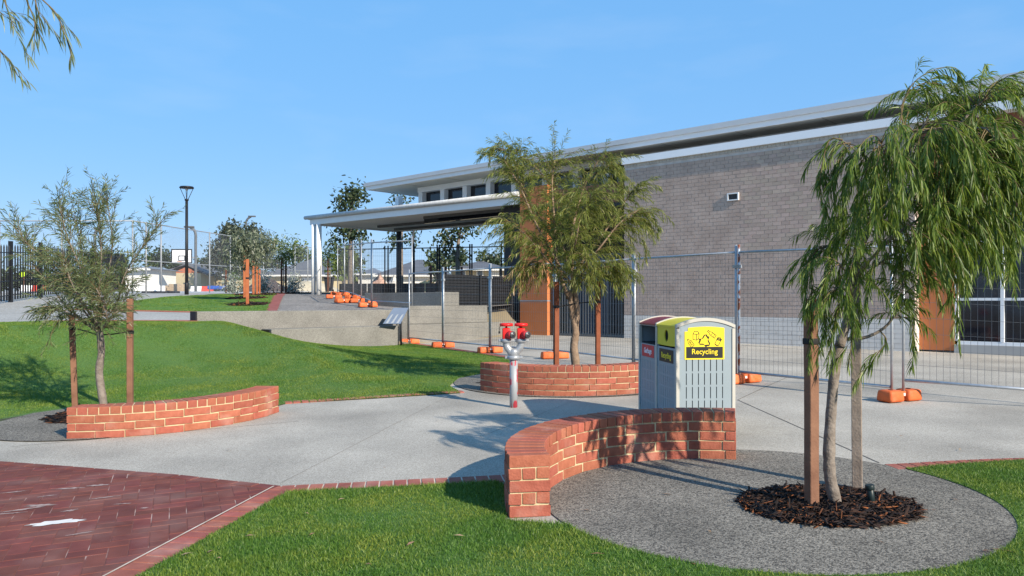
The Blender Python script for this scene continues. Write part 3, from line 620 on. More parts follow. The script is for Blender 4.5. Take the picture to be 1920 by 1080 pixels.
for (x, y), rz_, lab in (((-4.62, 25.0), .5, 'orange fence foot on the retaining wall edge, lower of the pair at the tall post'), ((-4.5, 25.9), .4, 'orange fence foot behind the tall fence post on the upper paving'), ((-5.3, 27.1), .2, 'orange fence foot, right one of the cluster lying on the upper paving'), ((-5.85, 27.0), .9, 'orange fence foot, left one of the near cluster on the upper paving'), ((-6.0, 29.4), -.4, 'faded pinkish orange fence foot in the middle of the upper row'), ((-6.75, 29.6), .3, 'orange fence foot left of the faded one in the upper row'), ((-6.9, 31.8), -.5, 'orange fence foot leaning near the far end of the upper row'), ((-7.5, 33.6), .1, 'farthest orange fence foot, beside the dark wheelie bin')):
    place_foot(x, y, max(U(x, y), 1.26) + .01, rz_, lab)
# ------------------------------------------------------------------ curved brick walls, brick by brick
def chamf(sx, sy, sz, b, jit=.0):
    bm = bmesh.new(); bmesh.ops.create_cube(bm, size=1)
    for v in bm.verts: v.co = Vector((v.co.x * sx, v.co.y * sy, v.co.z * sz))
    bmesh.ops.bevel(bm, geom=bm.edges[:], offset=b, segments=1, affect='EDGES')
    for v in bm.verts: v.co += Vector([rng.uniform(-jit, jit) for _ in range(3)])
    me = bpy.data.meshes.new('brick'); bm.to_mesh(me); bm.free(); me.materials.append(brick_m); return me
STR = [chamf(.29, .09, .076, .004, .0012) for _ in range(5)]
ACR = [chamf(.09, .29, .076, .004, .0012) for _ in range(3)]
def curved_wall(label, cx, cy, ri, ro, a0, a1, nc, zoff=0.):
    """a0 -> a1 degrees; nc stretcher courses under a row of headers"""
    ch = .086; root_p = (cx + ri * math.cos(R(a0)), cy + ri * math.sin(R(a0)))
    root = thing('brick_wall', label, 'brick wall', (root_p[0], root_p[1], P(*root_p)), group='curved red brick seat walls')
    sgn = 1 if a1 > a0 else -1; A0, A1 = R(a0), R(a1); rm = (ri + ro) / 2
    def pt(r_, a): return cx + r_ * math.cos(a), cy + r_ * math.sin(a)
    # mortar core
    m = MB(); n = 40; e = .012 / rm * sgn; vs = []; htop = (nc + 1) * ch - .010
    for i in range(n + 1):
        a = lerp(A0 + e, A1 - e, i / n)
        for r_, h in ((ri + .0115, -.2), (ro - .006, -.2), (ro - .006, htop), (ri + .0115, htop)):
            x, y = pt(r_, a); vs.append((x, y, P(x, y) + h + zoff))
    fs = [(i * 4 + k, i * 4 + (k + 1) % 4, (i + 1) * 4 + (k + 1) % 4, (i + 1) * 4 + k) for i in range(n) for k in range(4)] + [(0, 1, 2, 3), (n * 4 + 3, n * 4 + 2, n * 4 + 1, n * 4)]
    m.add(vs, fs); fix_normals(m.build('mortar', mortar_m, root))
    def put(me, r_, a, z, sx=1, name='brick'):
        o = link_mesh(name, me, root); x, y = pt(r_, a); o.location = Vector((x, y, P(x, y) + z + zoff)) - OFF[root.name]; o.rotation_euler = (rng.uniform(-.004, .004), rng.uniform(-.004, .004), a + math.pi / 2 + rng.choice((0, math.pi)) + rng.uniform(-.004, .004)); o.scale = (sx, 1, 1)
    for c in range(nc):
        z = (nc - c - .5) * ch - .004
        typeB = c % 2 == 0
        if not typeB:
            put(rng.choice(ACR), rm, A0 + sgn * .045 / rm, z)
            put(rng.choice(ACR), rm, A1 - sgn * .045 / rm, z)
        for face, rf in ((0, ri + .045), (1, ro - .045)) + (((2, rm),) if typeB else ()):
            rr = ri if face == 0 else (ro if face == 1 else rm); L = abs(A1 - A0) * rr; sh = math.atan(.145 / rf) - .145 / rr; s = 0. if typeB else .10; end = L if typeB else L - .10
            if face == 2:
                put(rng.choice(STR), rf, A0 + sgn * .145 / rr, z); put(rng.choice(STR), rf, A1 - sgn * .145 / rr, z); continue
            while s < end - .03:
                l_ = min(.29, end - s)
                if end - s - .30 < .05 and end - s > .29: l_ = end - s
                put(rng.choice(STR), rf, A0 + sgn * ((s + l_ / 2) / rr + sh * (1 - 2 * (s + l_ / 2) / L)), z, l_ / .29); s += l_ + .010
    nh = round(abs(A1 - A0) * ri / .094); st_ = (A1 - A0) / nh; z0 = nc * ch + .002; z1 = (nc + 1) * ch - .004
    for i in range(nh):
        a = A0 + st_ * (i + .5); wi = abs(st_) * ri - .012; wo = abs(st_) * ro - .013; lo = .0 + rng.uniform(-.002, .002); dz = rng.uniform(-.001, .0015)
        x, y = pt(rm, a); b_ = .0035; h = ro - ri
        prof = lambda k: [(-h / 2 + lo + k, -wi / 2 + k), (h / 2 + lo - k, -wo / 2 + k), (h / 2 + lo - k, wo / 2 - k), (-h / 2 + lo + k, wi / 2 - k)]
        m = MB(); m.add([(*q, z0 - (z0 + z1) / 2) for q in prof(0)] + [(*q, (z1 - z0) / 2 - b_) for q in prof(0)] + [(*q, (z1 - z0) / 2) for q in prof(b_)], [(3, 2, 1, 0), (8, 9, 10, 11)] + [(i_, (i_ + 1) % 4, 4 + (i_ + 1) % 4, 4 + i_) for i_ in range(4)] + [(4 + i_, 4 + (i_ + 1) % 4, 8 + (i_ + 1) % 4, 8 + i_) for i_ in range(4)])
        o = link_mesh('brick', m.mesh('header_brick', brick_m), root); o.location = Vector((x, y, P(x, y) + (z0 + z1) / 2 + dz + zoff)) - OFF[root.name]; o.rotation_euler = (0, 0, a)
    return root
curved_wall('nearest curved red brick seat wall, wrapping the dark tree ring at the right front', WF[0], WF[1], 1.36, 1.65, 191.5, 73, 4)
curved_wall('curved red brick seat wall at the left, in front of the two staked stems on the lawn', WL[0], WL[1], 1.48, 1.77, -91, -4, 3)
curved_wall('curved red brick planter wall behind the fire hydrant', WP[0], WP[1], 1.56, 1.85, -143, -38, 4, .0)

# ------------------------------------------------------------------ mulch, stakes, riser
mulchip_m = leafmat('bark_chips', (.008, .005, .004), (.034, .015, .009), (.24, .08, .025), transl=0, rough=.9, mid=.86)
def mulch(cx, cy, r, n, hf=P, name='bark_mulch', size=1., ry=None):
    ry = ry or r; a = np.random.RandomState(int(abs(cx * 100) + cy)); m = MB(); k = 28
    ringp = [(cx + r * (1 + a.uniform(-.03, .03)) * math.cos(2 * math.pi * i / k), cy + ry * (1 + a.uniform(-.03, .03)) * math.sin(2 * math.pi * i / k)) for i in range(k)]
    vs = [(cx, cy, hf(cx, cy) + .03)] + [(cx + (x - cx) * .6, cy + (y - cy) * .6, hf(x, y) + .024) for x, y in ringp] + [(x, y, hf(x, y) + .013) for x, y in ringp]
    m.add(vs, [(0, 1 + i, 1 + (i + 1) % k) for i in range(k)] + [(1 + i, 1 + k + i, 1 + k + (i + 1) % k, 1 + (i + 1) % k) for i in range(k)], True)
    bed = tag(m.build(name, mulch_m), kind='stuff')
    t = a.uniform(0, 2 * np.pi, n); q = np.sqrt(a.uniform(0, 1.04, n)); X = cx + r * q * np.cos(t); Y = cy + ry * q * np.sin(t); Z = np.array([hf(x, y) for x, y in zip(X, Y)]) + .016 + .016 * (1 - q ** 2) + a.uniform(0, .012, n)
    d = a.normal(size=(n, 3)); d[:, 2] *= .16; d /= np.linalg.norm(d, axis=1)[:, None]; s = np.cross(d, np.array([0, 0, 1.]) + a.normal(size=(n, 3)) * .35); s /= np.linalg.norm(s, axis=1)[:, None]
    L = (a.gamma(3, .011, n) + .012)[:, None] * size; w = (a.uniform(.004, .011, n))[:, None] * size; nrm = np.cross(d, s) * .004 * size; p = np.stack([X, Y, Z], 1)
    V = np.stack([p - d * L - s * w, p + d * L - s * w * .6, p + d * L * .9 + s * w, p - d * L * .9 + s * w * .8, p + nrm * 2], 1)
    o = link_mesh(name + '_chips', np_mesh('chips', V, 5, [(0, 1, 4), (1, 2, 4), (2, 3, 4), (3, 0, 4), (0, 2, 1), (0, 3, 2)], mulchip_m)); tag(o, kind='stuff'); return bed
mulch(2.24, 5.53, .60, 2600, ry=.50)
mulch(-5.24, 9.95, .62, 500, size=1.6)
mulch(1.0, 12.6, 1.45, 500, size=2)
def stake(label, px, py_base, py_top, w, Y, m, hf=P, lean=(0, 0), tie=None, group='timber tree stakes', rz=.25, bury=.0):
    b = W(px, py_base, Y); h = W(px, py_top, Y).z - b.z; t = thing('timber_stake', label, 'stake', tuple(b), group=group)
    mb_ = MB(); n = 6; M = rotz(rz); vs = []
    for i in range(n + 1):
        z = -.25 + (h + .25) * i / n; k = Vector((lean[0] * z, lean[1] * z, z)) + Vector((rng.uniform(-.0015, .0015), 0, 0))
        vs += [M @ Vector(c) * 1 + k for c in ((-w / 2, -w / 2, 0), (w / 2, -w / 2, 0), (w / 2, w / 2, 0), (-w / 2, w / 2, 0))]
    fs = [(i * 4 + k, i * 4 + (k + 1) % 4, (i + 1) * 4 + (k + 1) % 4, (i + 1) * 4 + k) for i in range(n) for k in range(4)] + [(3, 2, 1, 0), (n * 4, n * 4 + 1, n * 4 + 2, n * 4 + 3)]
    mb_.add(vs, fs); o = mb_.build('post', m, t, local=True); bv = o.modifiers.new('bevel', 'BEVEL'); bv.width = w * .06; bv.segments = 1
    if tie is not None:
        z = W(px, tie, Y).z - b.z; q = MB(); q.rbox((lean[0] * z, lean[1] * z, z), (w * 1.12, w * 1.12, .035 * w / .06), .004, rotz(rz)); q.build('tie_band', strap_m, t, local=True)
    return t
stake('weathered timber stake on the left in the front mulch bed, nearest to the camera', 1522, 952, 560, .074, 5.50, stake_m, lean=(-.004, 0), tie=640, rz=.3)
stake('grey weathered timber stake behind the drooping tree trunk in the front mulch bed', 1608, 918, 500, .072, 5.95, stake2_m, lean=(-.012, 0), tie=612, rz=-.45)
stake('dark timber stake left of the thin trunk behind the left brick wall', 141, 775, 590, .068, 10.2, stake_m, lean=(-.035, 0), tie=616, rz=.4)
stake('bare reddish timber stake right of the thin trunk behind the left brick wall', 244, 775, 560, .070, 10.1, stake_m, tie=623, rz=.2)
stake('reddish timber stake left of the tree in the round brick planter', 1043, 695, 528, .072, 12.0, stake4_m, tie=575, rz=.3)
stake('reddish timber stake right of the tree in the round brick planter', 1121, 695, 527, .070, 12.2, stake4_m, tie=566, rz=.2)
def strap(label, pts, w=.012):
    m = MB(); m.tube(crom(pts, 4), w, 6); tag(m.build('tree_tie', strap_m), label, 'tree tie', 'black tree ties')
strap('black tree tie strung between the two stakes across the thin left trunk', [W(145, 617, 10.17), W(165, 622, 10.1), W(183, 628, 10.02), W(190, 628, 10.0), W(215, 626, 10.05), W(240, 622, 10.08)], .008)
strap('black tree tie strung between the two planter stakes behind the brown trunk', [W(1047, 575, 11.98), W(1065, 572, 12.1), W(1078, 569, 12.25), W(1100, 567, 12.22), W(1117, 566, 12.18)], .009)
rp = W(1635, 947, 5.52); rs = thing('irrigation_riser', 'short dark plastic watering pipe standing in the front mulch bed', 'pipe', tuple(rp))
tl = Matrix.Rotation(R(-7), 3, 'Y'); m = MB(); m.lathe([(.024, -.05), (.024, .135), (.021, .136), (.021, .10)], (0, 0, 0), 16, tl); m.build('pipe', mat('dark_green_plastic', (.012, .022, .022), .4, .1, 5), rs, local=True)
m = MB(); m.lathe([(.030, .112), (.031, .118), (.031, .142), (.028, .146), (.022, .144)], (0, 0, 0), 16, tl); m.build('collar', mat('dark_green_plastic', (.012, .022, .022)), rs, local=True)

# ------------------------------------------------------------------ recycling and garbage bin
Ob = (1.655, 7.86); binr = thing('recycling_bin', 'double grey slotted bin unit with yellow recycling and maroon garbage openings', 'bin', (*Ob, P(*Ob)), R(6.9))
BWD, BL, HC, AR = .62, 1.36, 1.165, .072
frame_m = mat('cream_frame', (.46, .44, .385), .4, .05, 5); pan_m = mat('bin_grey', (.25, .30, .325), .45, .04, 3); liner_m = mat('bin_liner', (.02, .021, .023), .8)
yel_m = mat('bin_yellow', (.62, .52, .03), .4, .04, 3); mar_m = mat('bin_maroon', (.20, .022, .035), .4, .05, 3); sgy = mat('sign_yellow', (.80, .62, .03), .4, .02, 3); sgk = mat('sign_black', (.018, .018, .016), .5); sgr = mat('sign_red', (.55, .03, .05), .45); sgw = mat('sign_white', (.8, .8, .8), .5)
def arch(x, h=0): return HC + AR * (1 - (2 * x / BWD - 1) ** 2) + h
def arch_band(mb, y0, y1, lo, hi, x0=0., x1=BWD, n=14):
    vs = []
    for i in range(n + 1):
        x = lerp(x0, x1, i / n); vs += [(x, y0, arch(x, lo)), (x, y1, arch(x, lo)), (x, y1, arch(x, hi)), (x, y0, arch(x, hi))]
    return mb.add(vs, [(i * 4 + k, (i + 1) * 4 + k, (i + 1) * 4 + (k + 1) % 4, i * 4 + (k + 1) % 4) for i in range(n) for k in range(4)] + [(0, 1, 2, 3), (n * 4 + 3, n * 4 + 2, n * 4 + 1, n * 4)])
for y0, y1 in ((0, .045), (.66, .70), (1.315, BL)):
    m = MB(); arch_band(m, y0, y1, -.030, .004); m.box((.016, (y0 + y1) / 2, HC / 2 - .017), (.032, y1 - y0, HC - .034)); m.box((BWD - .016, (y0 + y1) / 2, HC / 2 - .017), (.032, y1 - y0, HC - .034)); m.build('hoop_frame', frame_m, binr, local=True)
def slotted(mb, u0, u1, z0, z1, cols, sw, rows, f):      # f(u, z, half-size u, half-size z) adds a solid piece
    us = [u0] + [e for c in cols for e in (c - sw / 2, c + sw / 2)] + [u1]
    for i in range(0, len(us), 2): f(us[i], us[i + 1], z0, z1)
    for c in cols:
        zz = [z0] + [e for r_ in rows for e in r_] + [z1]
        for i in range(0, len(zz), 2): f(c - sw / 2 + .0003, c + sw / 2 - .0003, zz[i], zz[i + 1])
rows = [(.825 - .138 * (k + 1) + .012, .825 - .138 * k - .008) for k in range(5, -1, -1)]
rows = [r_ for r_ in rows if r_[0] > .02]
for nm, yy in (('end_panel', .014), ('end_panel', BL - .018)):
    m = MB(); slotted(m, .0325, BWD - .0325, .04, .83, [.107 + .0635 * k for k in range(7)], .009, rows, lambda a, b, c_, d_: m.box(((a + b) / 2, yy, (c_ + d_) / 2), (b - a, .008, d_ - c_)))
    n = 12; vs = []
    for i in range(n + 1):
        x = lerp(.0325, BWD - .0325, i / n); vs += [(x, yy - .004, .8305), (x, yy + .004, .8305), (x, yy + .004, arch(x, -.0305)), (x, yy - .004, arch(x, -.0305))]
    m.add(vs, [(i * 4 + k, (i + 1) * 4 + k, (i + 1) * 4 + (k + 1) % 4, i * 4 + (k + 1) % 4) for i in range(n) for k in range(4)]); m.build(nm, pan_m, binr, local=True)
for nm, y0, y1, top_m in (('yellow', .046, .659, yel_m), ('maroon', .701, 1.314, mar_m)):
    m = MB(); arch_band(m, y0, y1, -.026, -.008); m.build('lid', top_m, binr, local=True)
    m = MB(); sw_rows = [(.05 + .118 * k, .05 + .118 * k + .10) for k in range(6)]
    slotted(m, y0 + .003, y1 - .003, .04, .955 - .03, [y0 + .09 + .0613 * k for k in range(8)], .009, [r_ for r_ in sw_rows if r_[1] < .80], lambda a, b, c_, d_: m.box((.014, (a + b) / 2, (c_ + d_) / 2), (.008, b - a, d_ - c_)))
    dr = m.build('door', pan_m, binr, local=True); q = MB(); q.box((.009, y1 - .012, .25), (.014, .012, .09)); q.box((.009, y1 - .012, .75), (.014, .012, .09)); q.build('hinge', pan_m, dr, local=True)
    m = MB(); slotted(m, y0 + .003, y1 - .003, .04, 1.13, [y0 + .09 + .0613 * k for k in range(8)], .009, [r_ for r_ in sw_rows if r_[1] < .80], lambda a, b, c_, d_: m.box((BWD - .014, (a + b) / 2, (c_ + d_) / 2), (.008, b - a, d_ - c_))); m.build('rear_door', pan_m, binr, local=True)
    m = MB(); m.box((.31, (y0 + y1) / 2, .46), (.50, .50, .86)); m.build('liner', liner_m, binr, local=True)
    m = MB()
    if nm == 'yellow':
        # panel with an elliptical hole
        yc, zc_, n = (y0 + y1) / 2, 1.045, 20; ell = [(yc + .062 * math.cos(2 * math.pi * i / n), zc_ + .062 * math.sin(2 * math.pi * i / n)) for i in range(n)]
        def edge(i):
            a = 2 * math.pi * i / n; c_, s_ = math.cos(a), math.sin(a); k = min((y1 - y0 - .006) / 2 / abs(c_) if abs(c_) > 1e-6 else 9, .104 / abs(s_) if abs(s_) > 1e-6 else 9); return (yc + c_ * k, zc_ + s_ * k)
        o_ = [edge(i) for i in range(n)]
        for xx in (.010, .018): m.add([(xx, *q) for q in ell] + [(xx, *q) for q in o_], [(i, (i + 1) % n, n + (i + 1) % n, n + i) for i in range(n)])
        for a_, b_ in ((0, 1),): m.add([(.010, *q) for q in ell] + [(.022, *q) for q in ell], [(i, (i + 1) % n, n + (i + 1) % n, n + i) for i in range(n)])
        m.build('opening_panel', yel_m, binr, local=True)
        m = MB(); m.box((.20, yc, 1.05), (.02, .58, .20)); m.build('opening_back', liner_m, binr, local=True)
    else:
        m.box((.014, (y0 + y1) / 2, 1.145), (.008, y1 - y0 - .006, .03)); m.build('opening_lintel', pan_m, binr, local=True)
        m = MB(); m.box((.24, (y0 + y1) / 2, 1.04), (.02, .58, .20)); m.box((.13, (y0 + y1) / 2, .935), (.21, .58, .008)); m.build('opening_back', liner_m, binr, local=True)
def text(body, size, M, m, parent, name='lettering', bold=.012, ext=.0008, sx=1.):
    cu = bpy.data.curves.new(name, 'FONT'); cu.body = body; cu.size = size; cu.align_x = 'CENTER'; cu.align_y = 'CENTER'; cu.offset = bold * size; cu.extrude = ext; cu.resolution_u = 3
    o = bpy.data.objects.new(name, cu); C.objects.link(o); bpy.context.view_layer.update(); dg = bpy.context.evaluated_depsgraph_get(); me = bpy.data.meshes.new_from_object(o.evaluated_get(dg)); bpy.data.objects.remove(o)
    for v in me.vertices: v.co = M @ Vector((v.co.x * sx, v.co.y, v.co.z))
    me.materials.clear(); me.materials.append(m); o = link_mesh(name, me, parent); return o
# big yellow sign on the end panel
MS = Matrix(((1, 0, 0, 0), (0, 0, -1, .0), (0, 1, 0, 0), (0, 0, 0, 1)))       # text plane facing -y
x0, x1, zz0, zz1 = .088, .505, .818, 1.148
n = 10; front = [(x0, zz0), (x1, zz0)] + [(lerp(x1, x0, i / n), zz1 - .03 + (arch(lerp(x1, x0, i / n)) - HC) * .45) for i in range(n + 1)]
front = front[:-1] + [(x0 + .035, front[-1][1]), (x0 + .035, front[-1][1] - .030), (x0, front[-1][1] - .034)]
def plate(poly, y, th, m, name, parent):
    k = len(poly); mb_ = MB(); mb_.add([(x, y, z) for x, z in poly] + [(x, y - th, z) for x, z in poly], [tuple(range(k)), tuple(range(2 * k - 1, k - 1, -1))] + [(i, (i + 1) % k, k + (i + 1) % k, k + i) for i in range(k)]); return fix_normals(mb_.build(name, m, parent, local=True))
sgn_p = plate(front, .0098, .004, sgy, 'recycling_sign', binr)
plate([(x0 + .016, zz0 + .014), (x1 - .016, zz0 + .014), (x1 - .016, zz0 + .128), (x0 + .016, zz0 + .128)], .0056, .0012, sgk, 'name_strip', sgn_p)
Mt = Matrix.Translation((.297, .0040, zz0 + .078)) @ MS; text('Recycling', .076, Mt, sgy, sgn_p, bold=.010, sx=.96)
def line2(pts, w, name, closed=True, c=(0, 0), s=1., rot=0):
    ca, sa = math.cos(rot), math.sin(rot); P2 = [(c[0] + s * (x * ca - z * sa), c[1] + s * (x * sa + z * ca)) for x, z in pts]; mb_ = MB(); k = len(P2)
    for i in range(k if closed else k - 1):
        a, b = Vector(P2[i]), Vector(P2[(i + 1) % k]); d = (b - a); 
        if d.length < 1e-6: continue
        d.normalize(); nn_ = Vector((-d.y, d.x)) * w; a = a - d * w; b = b + d * w
        mb_.add([(p.x, .0050 - .0001 * (i % 3), p.y) for p in (a - nn_, b - nn_, b + nn_, a + nn_)], [(0, 1, 2, 3)])
    return mb_.build(name, sgk, sgn_p, local=True)
# recycling triangle of three bent arrows
cxr, czr = .298, 1.005
for k in range(3):
    ca, sa = math.cos(2 * math.pi * k / 3), math.sin(2 * math.pi * k / 3)
    rot2 = lambda x, z: (cxr + 1.12 * (x * ca - z * sa), czr + 1.12 * (x * sa + z * ca))
    mb_ = MB()
    for poly in ([(-.030, .018), (-.018, .038), (-.006, .058), (.008, .058), (-.004, .038), (-.014, .022)], [(.004, .060), (.018, .060), (.032, .037), (.020, .030), (.010, .046)], [(.012, .044), (.046, .040), (.034, .012)]):
        mb_.add([(q[0], .0052, q[1]) for q in (rot2(*p) for p in poly)], [tuple(range(len(poly)))])
    mb_.build('recycling_arrow', sgk, sgn_p, local=True)
bottle = [(-.018, -.05), (.018, -.05), (.018, .012), (.008, .030), (.008, .055), (-.008, .055), (-.008, .030), (-.018, .012)]
line2(bottle, .0030, 'bottle_outline', c=(.372, 1.075), s=.95, rot=R(52)); line2([(-.018, -.03), (.018, -.03), (.018, 0), (-.018, 0)], .0022, 'bottle_label', c=(.372, 1.075), s=.95, rot=R(52))
line2([(-.020, -.042), (.020, -.042), (.022, .016), (.008, .036), (.008, .052), (-.008, .052), (-.008, .036), (-.022, .016)], .0030, 'milk_bottle_outline', c=(.150, .985), s=.95, rot=R(38)); Mt = Matrix.Translation((.153, .0046, .982)) @ MS @ Matrix.Rotation(R(-52), 4, 'Z'); text('MILK', .024, Mt, sgk, sgn_p)
line2([(-.030, -.038), (.008, -.046), (.008, .012), (-.030, .018)], .0030, 'carton_front', c=(.205, 1.06)); line2([(.008, -.046), (.030, -.030), (.034, .020), (.008, .012)], .0030, 'carton_side', c=(.205, 1.06)); line2([(-.030, .018), (-.012, .046), (.022, .040), (.034, .020)], .0030, 'carton_top', closed=False, c=(.205, 1.06))
line2([(-.022, -.04), (0, -.048), (.022, -.04), (.022, .036), (0, .046), (-.022, .036)], .0030, 'can_outline', c=(.440, 1.0), s=.95, rot=R(-28)); line2([(-.022, .010), (.022, .022), (.022, .034), (-.022, .026)], .005, 'can_band', c=(.440, 1.0), s=.95, rot=R(-28)); line2([(-.012, -.044), (.012, -.044)], .005, 'can_base', closed=False, c=(.440, 1.0), s=.95, rot=R(-28))
# plates on the doors (face -x)
MX = Matrix(((0, 0, -1, 0), (-1, 0, 0, 0), (0, 1, 0, 0), (0, 0, 0, 1)))
for y0, y1, body_, pm, tm, zc_ in ((.046, .659, 'Recycling', sgk, sgy, .835), (.701, 1.314, 'Garbage', sgr, sgw, .845)):
    yc = (y0 + y1) / 2; m = MB(); m.box((.0085, yc, zc_), (.003, .46, .135)); pl_ = m.build('door_sign', pm, binr, local=True); text(body_, .085, Matrix.Translation((.0062, yc, zc_)) @ MX, tm, pl_, bold=.015)

# ------------------------------------------------------------------ twin fire hydrant
hb = Vector((.022, 10.15, P(.022, 10.15))); hy = thing('fire_hydrant', 'twin outlet fire hydrant on a galvanised pipe with two red hand wheels', 'hydrant', tuple(hb))
pipe_m = spotted('painted_pipe', (.30, .31, .32), (.42, .04, .06), scale=11, lo=.53, hi=.57, rough=.55, metal=.1, stretch=(1, 1, .55)); hsil = mat('silver_paint', (.36, .37, .38), .35, .06, 10, metal=.4); hred = mat('hydrant_red', (.62, .02, .018), .4, .08, 8); hdk = mat('hose_cap', (.07, .075, .08), .4, .1, 20, metal=.4)
m = MB(); m.lathe([(.053, -.1), (.053, .62)], (0, 0, 0), 20); m.build('stand_pipe', pipe_m, hy, local=True)
def coupling(mb_, c, r_, M=None):
    mb_.lathe([(r_ * .8, -.028), (r_, -.022), (r_ * 1.05, -.006), (r_ * 1.05, .006), (r_, .022), (r_ * .8, .028)], c, 20, M)
    for s_ in (-1, 1): mb_.rbox((c[0] + s_ * r_ * 1.15, c[1], c[2]), (.05, .035, .035), .008)
m = MB(); coupling(m, (0, 0, .645), .078); m.build('pipe_coupling', hsil, hy, local=True)
m = MB(); m.lathe([(.06, .66), (.062, .69), (.066, .72), (.055, .76)], (0, 0, 0), 20)
for s_ in (-1, 1): m.tube(crom([(s_ * .01, 0, .69), (s_ * .05, 0, .735), (s_ * .088, 0, .79), (s_ * .096, 0, .855)], 5), [.052] * 5 + [.048] * 5 + [.046] * 6, 14)
m.build('breeching_piece', hsil, hy, local=True)
for s_ in (-1, 1):
    x = s_ * .096; vv = Matrix.Rotation(R(28), 3, 'Z')
    m = MB(); coupling(m, (x, 0, .865), .066); m.build('valve_coupling', hsil, hy, local=True)
    m = MB(); m.rbox((x, 0, .955), (.105, .11, .15), .02); m.lathe([(.032, 1.0), (.028, 1.03), (.014, 1.035), (.014, 1.06)], (x, 0, 0), 14); vb = m.build('valve_body', hred, hy, local=True)
    Mo = Matrix.Rotation(R(90), 3, 'X'); Mo = Matrix.Rotation(R(40), 3, 'Z') @ Mo
    m = MB(); m.lathe([(.046, .0), (.044, .04), (.050, .06), (.050, .10), (.047, .125)], (x, 0, .945), 18, Mo); ol = m.build('outlet', mat('outlet_red', (.42, .03, .035), .45, .1, 10), vb, local=True)
    m = MB(); m.lathe([(.044, .1252), (.046, .138), (.040, .142), (.012, .1425), (.010, .150)], (x, 0, .945), 18, Mo); m.build('outlet_cap', hdk, vb, local=True)
    m = MB(); m.lathe([(.02, 1.055), (.075, 1.052), (.086, 1.058), (.088, 1.075), (.082, 1.09), (.06, 1.094), (.02, 1.088)], (x, 0, 0), 22); m.build('hand_wheel', hred, hy, local=True)
m = MB(); m.tube([(-.17, 0, 1.06), (-.185, 0, 1.04), (-.187, -.01, .985)], .004, 5); m.box((-.187, -.01, .972), (.022, .012, .03)); m.build('padlock_tag', strap_m, hy, local=True)
m = MB(); m.tube([(.14, .03, .96), (.175, .03, .955)], [.02, .03], 8); m.build('side_knob', hred, hy, local=True)
# ------------------------------------------------------------------ trees
leafR = leafmat('willow_leaf', (.058, .104, .013), (.115, .185, .024), (.23, .29, .052), .42); leafM = leafmat('willow_leaf_olive', (.085, .11, .016), (.16, .195, .032), (.28, .28, .07), .42); leafL = leafmat('willow_leaf_dark', (.07, .095, .032), (.135, .17, .065), (.23, .265, .13), .42)
leafT = leafmat('dry_leaf', (.30, .15, .07), (.42, .25, .13), (.5, .34, .2))
barkR = mat('pale_bark', (.13, .105, .085), .95, scale=14, base2=(.25, .21, .175), bump=1, bscale=45); barkM = mat('brown_bark', (.17, .115, .075), .95, scale=14, base2=(.30, .215, .15), bump=.8, bscale=45); twig_m = mat('twig', (.15, .11, .055), .9, .2, 10)
def leaves_np(B, D, L, Wd, droop, seed):
    a = np.random.RandomState(seed); B = np.array(B); D = np.array(D); N = len(B); D /= np.linalg.norm(D, axis=1)[:, None]
    L = np.array(L)[:, None]; s = np.cross(D, a.normal(size=(N, 3))); s /= np.linalg.norm(s, axis=1)[:, None] + 1e-9; w = (np.array(Wd) / 2)[:, None]; g = np.array([[0, 0, -1.]]) * droop
    p0 = B; p1 = B + D * L * .3; p2 = B + (D * .68 + g * .10) * L; p3 = B + (D + g * .26) * L
    V = np.stack([p0, p1 - s * w, p1 + s * w, p2 - s * w * .8, p2 + s * w * .8, p3], 1)
    return V
LT = [(0, 2, 1), (1, 2, 4), (1, 4, 3), (3, 4, 5)]
def bendwalk(p, d, L, droop, n, rr):
    pts = [p.copy()]; st = L / n
    for i in range(n):
        d = (d + Vector((0, 0, -1)) * droop * st / .25 * .5 + Vector([rr.uniform(-.10, .10) for _ in range(3)])).normalized(); p = p + d * st; pts.append(p.copy())
    return pts
